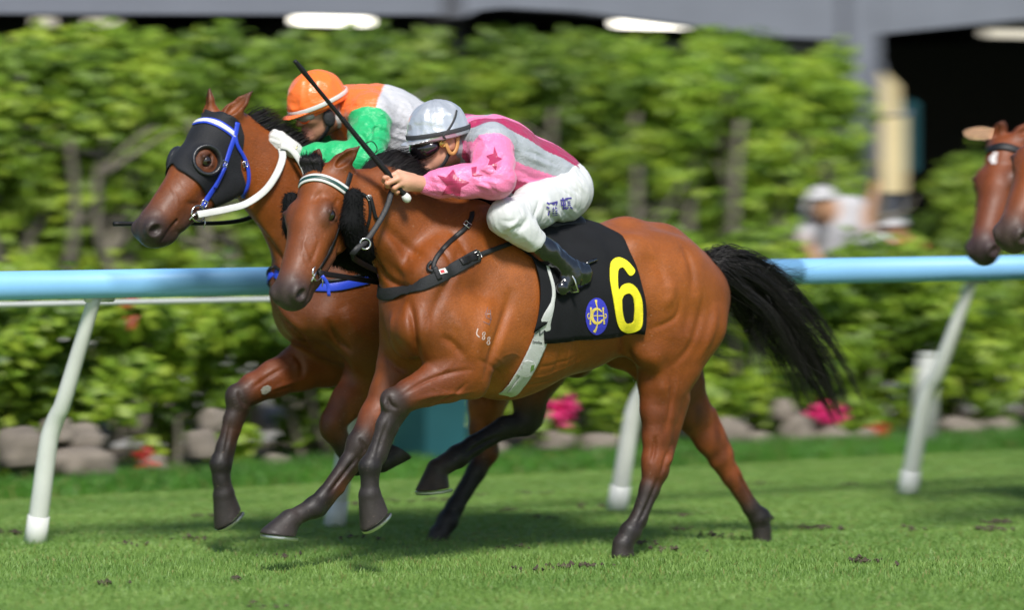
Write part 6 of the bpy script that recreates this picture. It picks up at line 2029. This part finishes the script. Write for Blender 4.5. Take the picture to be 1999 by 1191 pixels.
# whip
wb = [P(792, 384, y0 - .165), P(779, 366, y0 - .16), P(760, 342, y0 - .155), P(722, 297, y0 - .15), P(652, 212, y0 - .15), P(585, 130, y0 - .155), P(575, 118, y0 - .155)]
wp = catmull(wb, 90)
whip = empty('whip', wb[1]); tag(whip, 'long black riding whip held upright in the bare hand of the pink jockey', 'whip')
mb = MB(); rr = np.interp(np.linspace(0, 1, 90), [0, .12, .3, .5, .8, .93, 1], [.012, .013, .0115, .0095, .0085, .0115, .008])
mb.tube(wp, list(rr), 12); shaft = mb.build('shaft', M_LEATHER, whip, smooth=True)
mb = MB()
for k in range(18, 52): ring_mesh(mb, wp[k], nrm(wp[k + 1] - wp[k]) + V3(.25, 0, .2), rr[k] + .0005, .0022, seg=12)
ob_ = mb.build('braid', M_LEATHER, whip, smooth=True); tag(ob_, kind='stuff')
mb = MB(); e = wb[0]; d = nrm(wp[0] - wp[4]); mb.tube([e - d * .012, e + d * .004, e + d * .018, e + d * .026], [.014, .019, .017, .008], 14); mb.build('knob', M_WHITE, whip, smooth=True)
mb = MB(); a = wp[34]; p = catmull([a, a + V3(.03, -.02, .012), a + V3(.055, -.02, -.02), a + V3(.03, -.01, -.05), wp[30]], 24); mb.tube(p, .0022, 6); mb.build('wrist_loop', M_LEATHER, whip, smooth=True)
# stirrups of number 6
for sg in (0, 1):
    toe, heel = J6.toe[sg], J6.heel[sg]; up_ = nrm(J6.ankle[sg] - (toe + heel) / 2); f = nrm(toe - heel); sd_ = np.cross(f, up_)
    c0 = heel * .30 + toe * .70 - up_ * .024
    pts = [c0 - sd_ * .05, c0 + sd_ * .05, c0 + sd_ * .046 + up_ * .05, c0 + sd_ * .02 + up_ * .115, c0 - sd_ * .02 + up_ * .115, c0 - sd_ * .046 + up_ * .05]
    mb = MB(); mb.tube(pts, .005, 8, closed=True); mb.build('stirrup', M_STEEL, sd, smooth=True)
    top = P(1062, 500, y0 - .26) if sg == 0 else mir(P(1062, 500, y0 - .26), y0)
    mb = MB(); n_ = V3(0, -1 if sg == 0 else 1, 0); ribbon(mb, catmull([c0 + up_ * .115, (c0 + up_ * .115) * .5 + top * .5 + n_ * .01, top], 14), [n_] * 14, .016, .004); mb.build('stirrup_leather', M_WHITEWEB, sd, smooth=True)

# ---- the rider in white, orange and green
J = Pose(); y0 = H1Y; J.skin = SKIN * V3(.72, .66, .62)
fw = -_R * .80 - _F * V3(1, 1, 0) * .46 - V3(0, 0, 1) * .30
J.head = RHead(P(622, 212, y0), fw, V3(-.18, 0, 1), V3(0, -1, 0))
J.neck = P(688, 212, y0); J.chest0 = P(705, 226, y0); J.chest = P(745, 243, y0); J.waist = P(835, 278, y0); J.hem = P(880, 300, y0); J.pelvis = P(900, 318, y0)
J.belly0 = P(755, 285, y0); J.belly1 = P(840, 315, y0)
J.rc, J.rw, J.rp = .158, .140, .132
J.sh = [P(722, 224, y0 - .165), P(658, 214, y0 + .16)]
J.el = [P(716, 312, y0 - .30), P(655, 290, y0 + .22)]
J.wr = [P(596, 305, y0 - .10), P(612, 285, y0 + .12)]
off = J.pelvis - J6.pelvis
J.hip = [p + off for p in J6.hip]; J.knee = [p + off for p in J6.knee]; J.ankle = [p + off for p in J6.ankle]; J.heel = [p + off for p in J6.heel]; J.toe = [p + off for p in J6.toe]
J.capmat = M_CAPSATIN
J.hands = [(None, None), (None, None)]
J.hu, J.hr, J.capfold, J.bandtilt, J.bandmat = .045, (.134, .110, .124), .0034, -.016, M_WHITE
J.jacket_strokes = [(.005, -.008, (752, 232), (735, 232), (716, 242)), (.005, .007, (754, 242), (735, 244), (716, 256)), (.005, -.008, (752, 252), (732, 256), (712, 270)), (.005, -.006, (742, 270), (722, 276), (704, 290)), (.006, -.006, (760, 190), (790, 200), (830, 225)), (.006, -.006, (770, 250), (800, 255), (830, 262)), (.006, .006, (765, 265), (800, 275), (830, 280)),
                    (.012, .010, (735, 210), (750, 230), (752, 255)), (.010, -.010, (725, 225), (735, 245), (728, 270)), (.010, .009, (712, 240), (725, 262), (715, 290)),
                    (.009, -.008, (700, 255), (712, 275), (700, 300)), (.010, -.007, (770, 205), (790, 235), (800, 270)), (.009, .006, (780, 200), (805, 230), (815, 265))]
J.breech_strokes = []


def white_cols(isl, s, phi, v):
    c = np.tile(WHITES, (len(v), 1))
    lat = np.maximum(-(v[:, 1] - H1Y), 0)
    c[s + .62 * lat + .25 * np.maximum(J.neck[2] - v[:, 2], 0) < .118] = ORANGE
    c[(s < .12) & (np.abs(phi) > 120)] = ORANGE
    c[isl] = GREEN
    return c


person1, js1, bs1, cs1, jk1, bre1, cap1 = build_rider(J, 'jockey in white silks with green sleeves and orange cap, crouched on the far horse', white_cols, V3(.93, .17, .025), y0)
J1 = J; h = J1.head
# gloved hands
for nm, m_, kc, wr in (('glove', M_GLOVE_W, P(545, 276, y0 - .07), P(571, 291, y0 - .085)), ('glove', M_GLOVE_B, P(582, 278, y0 + .10), P(606, 284, y0 + .11))):
    d = nrm(kc - wr); up_ = nrm(V3(0, 0, 1) - d * d[2]); sdv = np.cross(d, up_)
    if sdv[1] > 0: sdv = -sdv
    g = lambda a, b, c: kc + d * a * .001 + up_ * b * .001 + sdv * c * .001
    S = Body(); S.group(.012)
    fist(S, wr, [g(0, 30, 2), g(2, 11, 10), g(0, -9, 10), g(-4, -27, 3)], [g(36, 26, -4), g(38, 6, 2), g(33, -14, 2), g(24, -30, -2)],
         [g(30, 10, -34), g(30, -4, -34), g(26, -20, -32), g(18, -34, -30)], (g(-30, 24, -12), g(2, 34, -24), g(26, 26, -32)), r=.0125)
    S.cap(wr - d * .02, .030, wr + d * .01, .031, k=.02)
    v, q, c = S.mesh(.0042, 1)
    gl = mk(nm, v, q, m_, person1)
    if m_ is M_GLOVE_W:
        mb = MB(); ring_mesh(mb, wr - d * .004, d, .033, .0035); mb.build('glove_cuff', M_BRASS, gl, smooth=True)
    else:
        mb = MB(); p = wr - d * .02; mb.tube([p, p - d * .03, p - d * .055], [.033, .036, .034], 16); mb.build('glove_cuff', M_GLOVE_W, gl, smooth=True)
# goggles
S = Body(); S.group()
S.ell(h.T(.074, 0, -.010), (.042, .074, .031), h.M(.05), .01)
v, q, c = S.mesh(.005, 2); gg = mk('goggles', v, q, M_CLEAR, person1)
for g in (1, -1):
    mb = MB(); ring_mesh(mb, h.T(.098, .032 * g, -.010), h.f + h.n * .45 * g, .031, .005, e=.80, ax=h.n); mb.build('goggle_frame', M_ORANGEFRAME, gg, smooth=True)
    mb = MB(); p = catmull([h.T(.070, .064 * g, -.008), h.T(.03, .084 * g, .0), h.T(-.02, .088 * g, .012)], 12); ribbon(mb, p, [h.n * g] * 12, .016, .004); mb.build('goggle_strap', M_ORANGEFRAME, gg, smooth=True)
for g in (1, -1):
    S = Body(); S.group(); S.ell(h.T(.002, .080 * g, -.040), (.030, .016, .042), h.M(.1), .02)
    v, q, c = S.mesh(.005, 2); mk('ear_pad', v, q, M_GLOVE_B, person1)
p = catmull([h.T(.006, .086, -.06), h.T(.030, .064, -.098), h.T(.052, .030, -.128), h.T(.056, 0, -.132), h.T(.052, -.030, -.128), h.T(.02, -.080, -.06)], 30)
mb = MB(); ribbon(mb, p, [p_ - h.T(.02, 0, -.05) for p_ in p], .022, .004); mb.build('chin_strap', M_GLOVE_B, person1, smooth=True)
S = Body(); S.group(); S.n = h.n
S.cap(h.T(-.050, .0, -.050), .060, J1.neck + V3(-.015, 0, -.01), .078, 1.1, k=.03)
v, q, c = S.mesh(.006, 2); v = folds(v, q, .004, 28, 53, h.u); mk('collar', v, q, M_BREECH, person1)
# far whip carried low beyond the muzzle
wp = catmull([P(590, 300, y0 + .16), P(560, 380, y0 + .24), P(470, 430, y0 + .30), P(330, 436, y0 + .33), P(222, 437, y0 + .36)], 50)
whip = empty('whip', wp[0]); tag(whip, 'thin black whip pointing forward, its tip showing left of the far horse muzzle', 'whip')
mb = MB(); mb.tube(wp, list(np.interp(np.linspace(0, 1, 50), [0, .9, 1], [.011, .0085, .011])), 10); mb.build('shaft', M_LEATHER, whip, smooth=True)
# saddle of the far horse
sd1 = empty('saddle', P(800, 380, y0)); tag(sd1, 'black race saddle with dark pad under the white and green jockey', 'saddle')
S = Body(); S.group()
S.chain([(P(690, 378, y0), .05, 1.9, None), (P(760, 390, y0), .055, 2.6, None), (P(840, 400, y0), .05, 2.8, None), (P(905, 405, y0), .045, 2.4, None)], k=.05)
v, q, c = S.mesh(.009, 2); mk('saddle_seat', v, q, M_LEATHER, sd1)
S = Body(); S.group(); S.ell(P(780, 345, y0 - .22), (.085, .05, .075), k=.04); v, q, c = S.mesh(.008, 2); mk('knee_pad', v, q, M_GLOVE_B, sd1)
W1 = Wrap(surf1, H1Y, P(900, 575, H1Y)[2])
x0_, x1_ = P(800, 560, H1Y)[0], P(1010, 560, H1Y)[0]
fx = [(x0_ - .04, 0), (x0_, .6), (x0_ + .03, 1.2), (x0_ + .06, 1.75)]; rx = [(x1_ - .03, 0), (x1_, .6), (x1_ + .01, 1.2), (x1_, 1.75)]
nc1, _s1 = cloth('number_cloth', W1, fx, rx, 26, 20, .012, .004, M_CLOTH, None, .006, 6)
tag(nc1, 'black number cloth on the far horse, almost hidden behind number 6', 'number cloth')
# ------------------------------------------------------------------ trailing horses at the right edge
def coat_copy(name, f):
    m = M_COAT.copy(); m.name = name; nt = m.node_tree; b = nt.nodes['Principled BSDF']
    src = b.inputs['Base Color'].links[0].from_socket
    mx = nt.nodes.new('ShaderNodeVectorMath'); mx.operation = 'MULTIPLY'; mx.inputs[1].default_value = f
    nt.links.new(src, mx.inputs[0]); nt.links.new(mx.outputs[0], b.inputs['Base Color'])
    return m


def trailing(poll_px, depth, s, rz, label, coat, star_mark, nose):
    """a further runner: same build as number 6, moved back down the field"""
    c = np.array(horse6.location)
    S_, hd_, v_, q_, c_, _sh = build_horse_six(True, .009, nose)
    o = mk('racehorse', v_, q_, coat, org=c, col=c_)
    o.material_slots[0].link = 'OBJECT'; o.material_slots[0].material = coat
    R = Matrix.Rotation(rz, 3, 'Z')
    rel = np.array(R @ Vector((hd_.O - c) * s))
    tgt = PD(*poll_px, depth)
    o.location = tgt - rel; o.rotation_euler = (0, 0, rz); o.scale = (s, s, s)
    tag(o, label, 'horse', 'racehorses')
    hd_.eyes(o)
    T6 = Matrix.Translation(Vector(hd_.O - c)) @ Matrix(np.stack([hd_.a, hd_.n, hd_.c], 1).tolist()).to_4x4() @ Matrix(np.stack([head6.a, head6.n, head6.c], 1).tolist()).transposed().to_4x4() @ Matrix.Translation(Vector(c - head6.O))   # from the head of number 6 to this head
    for ch in list(horse6.children):
        if ch.name.split('.')[0] not in ('mane', 'tail'): continue
        d = ch.copy(); scene.collection.objects.link(d); d.parent = o
        if ch.name.startswith('forelock'): d.matrix_parent_inverse = T6
    if star_mark:
        pts = []; sf = Surf(v_, q_)
        for a in np.linspace(0, 2 * math.pi, 24, endpoint=False):
            k = 1 + .25 * math.sin(3 * a)
            pts.append(sf.bvh.ray_cast(Vector(hd_.T(.125 + .030 * k * math.cos(a), -.005 + .016 * k * math.sin(a), .2)), Vector(-hd_.c))[0])
        pts = np.array([np.array(p) for p in pts]) + hd_.c * .0018
        me_o = mk('star', np.vstack([pts, pts.mean(0) + hd_.c * .001]), [[i, (i + 1) % 24, 24] for i in range(24)], mat('white_star', (.75, .72, .70), rough=.7), o)
    b = empty('bridle', o.location); tag(b, 'dark bridle on the ' + ('trailing horse with a white star' if star_mark else 'orange bay nose at the right edge'), 'bridle')
    b.rotation_euler = o.rotation_euler; b.scale = o.scale
    off = c - ORG[br.name]
    for ch in list(br.children):
        if ch.name.split('.')[0] in ('cheek_roll', 'blue_tab'): continue
        d = ch.copy(); scene.collection.objects.link(d); d.parent = b
        if d.name.startswith('browband') or d.name.startswith('strap'):
            d.data = ch.data.copy(); d.data.materials.clear(); d.data.materials.append(M_LEATHER)
        d.matrix_parent_inverse = T6 @ Matrix.Translation(Vector(-off))
    return o


t1 = trailing((1952, 262), 20.5, 1.04, -.04, 'dark bay racehorse with a white star, trailing at the right edge', coat_copy('dark_bay_coat', (.92, .86, .95)), True, (545, 578))
t2 = trailing((2046, 218), 19.1, 1.08, .0, 'orange bay racehorse, only its nose inside the right edge', coat_copy('orange_bay_coat', (1.15, 1.1, 1.0)), False, (505, 562))


# ------------------------------------------------------------------ spectators behind the rail
def spectator(label, y, head, hr, joints, cols, capcol):
    S = Body(); S.group(.03); sk = cols['skin']
    S.ell(head, (hr * .85, hr * .78, hr * 1.1), k=.02, col=sk)
    S.cap(head - V3(0, 0, hr * .6), .05, joints['neck'], .055, k=.03, col=sk)
    S.ell(head + V3(-hr * .8, -.02, -hr * .15), (.02, .016, .024), k=.02, col=sk)
    S.chain([(joints['neck'], .07), (joints['chest'], .15, 1, None), (joints['hip'], .14, 1, None)], k=.08, col=cols['shirt'])
    for a in joints['arms']:
        S.chain([(joints['neck'] * .4 + a[0] * .6, .075), (a[0], .07), (a[1], .05)], k=.04, col=cols['shirt'])
        S.chain([(a[1], .042), (a[2], .032)], k=.03, col=sk)
        d = nrm(a[2] - a[1])
        for j in range(4): S.cap(a[2] + d * .03 + V3(.012 * (j - 1.5), 0, .012), .012, a[2] + d * (.10 + .01 * (j in (1, 2))) + V3(.016 * (j - 1.5), -.01, .01), .008, k=.008, col=sk)
        S.cap(a[2] + d * .02, .014, a[2] + d * .05 + V3(.04, -.02, .02), .009, k=.01, col=sk)
    for l in joints['legs']:
        S.chain([(l[0], .10), (l[1], .065), (l[2], .05)], k=.05, col=cols['legs']); S.cap(l[2] + V3(0, .02, -.03), .045, l[2] + V3(0, -.14, -.045), .035, k=.03, col=V3(.1, .1, .1))
    v, q, c = S.mesh(.012, 2, cs=.008)
    o = mk('person', v, q, mat('spectator', (0, 0, 0), rough=.8, attr=True), org=joints['hip'] * V3(1, 1, 0), col=c); tag(o, label, 'person', 'spectators behind the rail')
    S = Body(); S.group(); S.ell(head + V3(0, 0, hr * .25), (hr * 1.02, hr * .95, hr * 1.0), k=.01); S.cut(head + V3(0, 0, hr * .30), (0, 0, -1), .4); S.ell(head + V3(-hr * .9, -.03, hr * .34), (.08, .07, .012), k=.02)
    v, q, c = S.mesh(.010, 2); mk('cap', v, q, mat('cap_cloth', capcol, rough=.8), o)


ys = 7.75
G = lambda a, b, dy=0: P(a, b, ys + dy)
hipA = G(1630, 560)
spectator('spectator in a white shirt standing behind the blue rail, arm raised', ys, G(1604, 398, -.12), .105,
          dict(neck=G(1622, 402), chest=G(1625, 440), hip=hipA, arms=[(G(1668, 405, -.1), G(1690, 450, -.2), G(1703, 385, -.25)), (G(1590, 408, .1), G(1570, 470, -.1), G(1600, 520, -.2))],
               legs=[(hipA + V3(.08, 0, -.05), hipA * V3(1, 1, 0) + V3(.08, 0, .48), hipA * V3(1, 1, 0) + V3(.08, 0, .09)), (hipA + V3(-.08, 0, -.05), hipA * V3(1, 1, 0) + V3(-.08, 0, .48), hipA * V3(1, 1, 0) + V3(-.08, 0, .09))]),
          dict(skin=V3(.45, .24, .13), shirt=V3(.42, .41, .42), legs=V3(.10, .10, .12)), (.42, .41, .41))
hipB = G(1775, 560, .35)
spectator('spectator in a white cap leaning forward behind the blue rail', ys, G(1742, 448, .2), .095,
          dict(neck=G(1752, 478, .3), chest=G(1764, 505, .35), hip=hipB, arms=[(G(1748, 492, .15), G(1724, 520, .0), G(1705, 470, -.05)), (G(1785, 485, .5), G(1800, 515, .4), G(1770, 505, .15))],
               legs=[(hipB + V3(.08, 0, -.05), hipB * V3(1, 1, 0) + V3(.08, 0, .48), hipB * V3(1, 1, 0) + V3(.08, 0, .09)), (hipB + V3(-.08, 0, -.05), hipB * V3(1, 1, 0) + V3(-.08, 0, .48), hipB * V3(1, 1, 0) + V3(-.08, 0, .09))]),
          dict(skin=V3(.45, .22, .12), shirt=V3(.38, .12, .05), legs=V3(.03, .05, .22)), (.48, .47, .47))
mb = MB(); a, b = G(1664, 455, -.3), G(1712, 505, -.3); mb.box((a[0], ys - .45, b[2]), (b[0], ys - .30, a[2])); 
bx_ = mb.build('box', M_POST); tag(bx_, 'white box on a stand behind the rail beside the spectators', 'box')
mb = MB(); mb.box((a[0] + .05, ys - .43, -.01), (a[0] + .09, ys - .39, b[2] - .003)); mb.build('leg', M_DARK, bx_)
mb = MB(); mb.box((b[0] - .09, ys - .43, -.01), (b[0] - .05, ys - .39, b[2] - .003)); mb.build('leg', M_DARK, bx_)
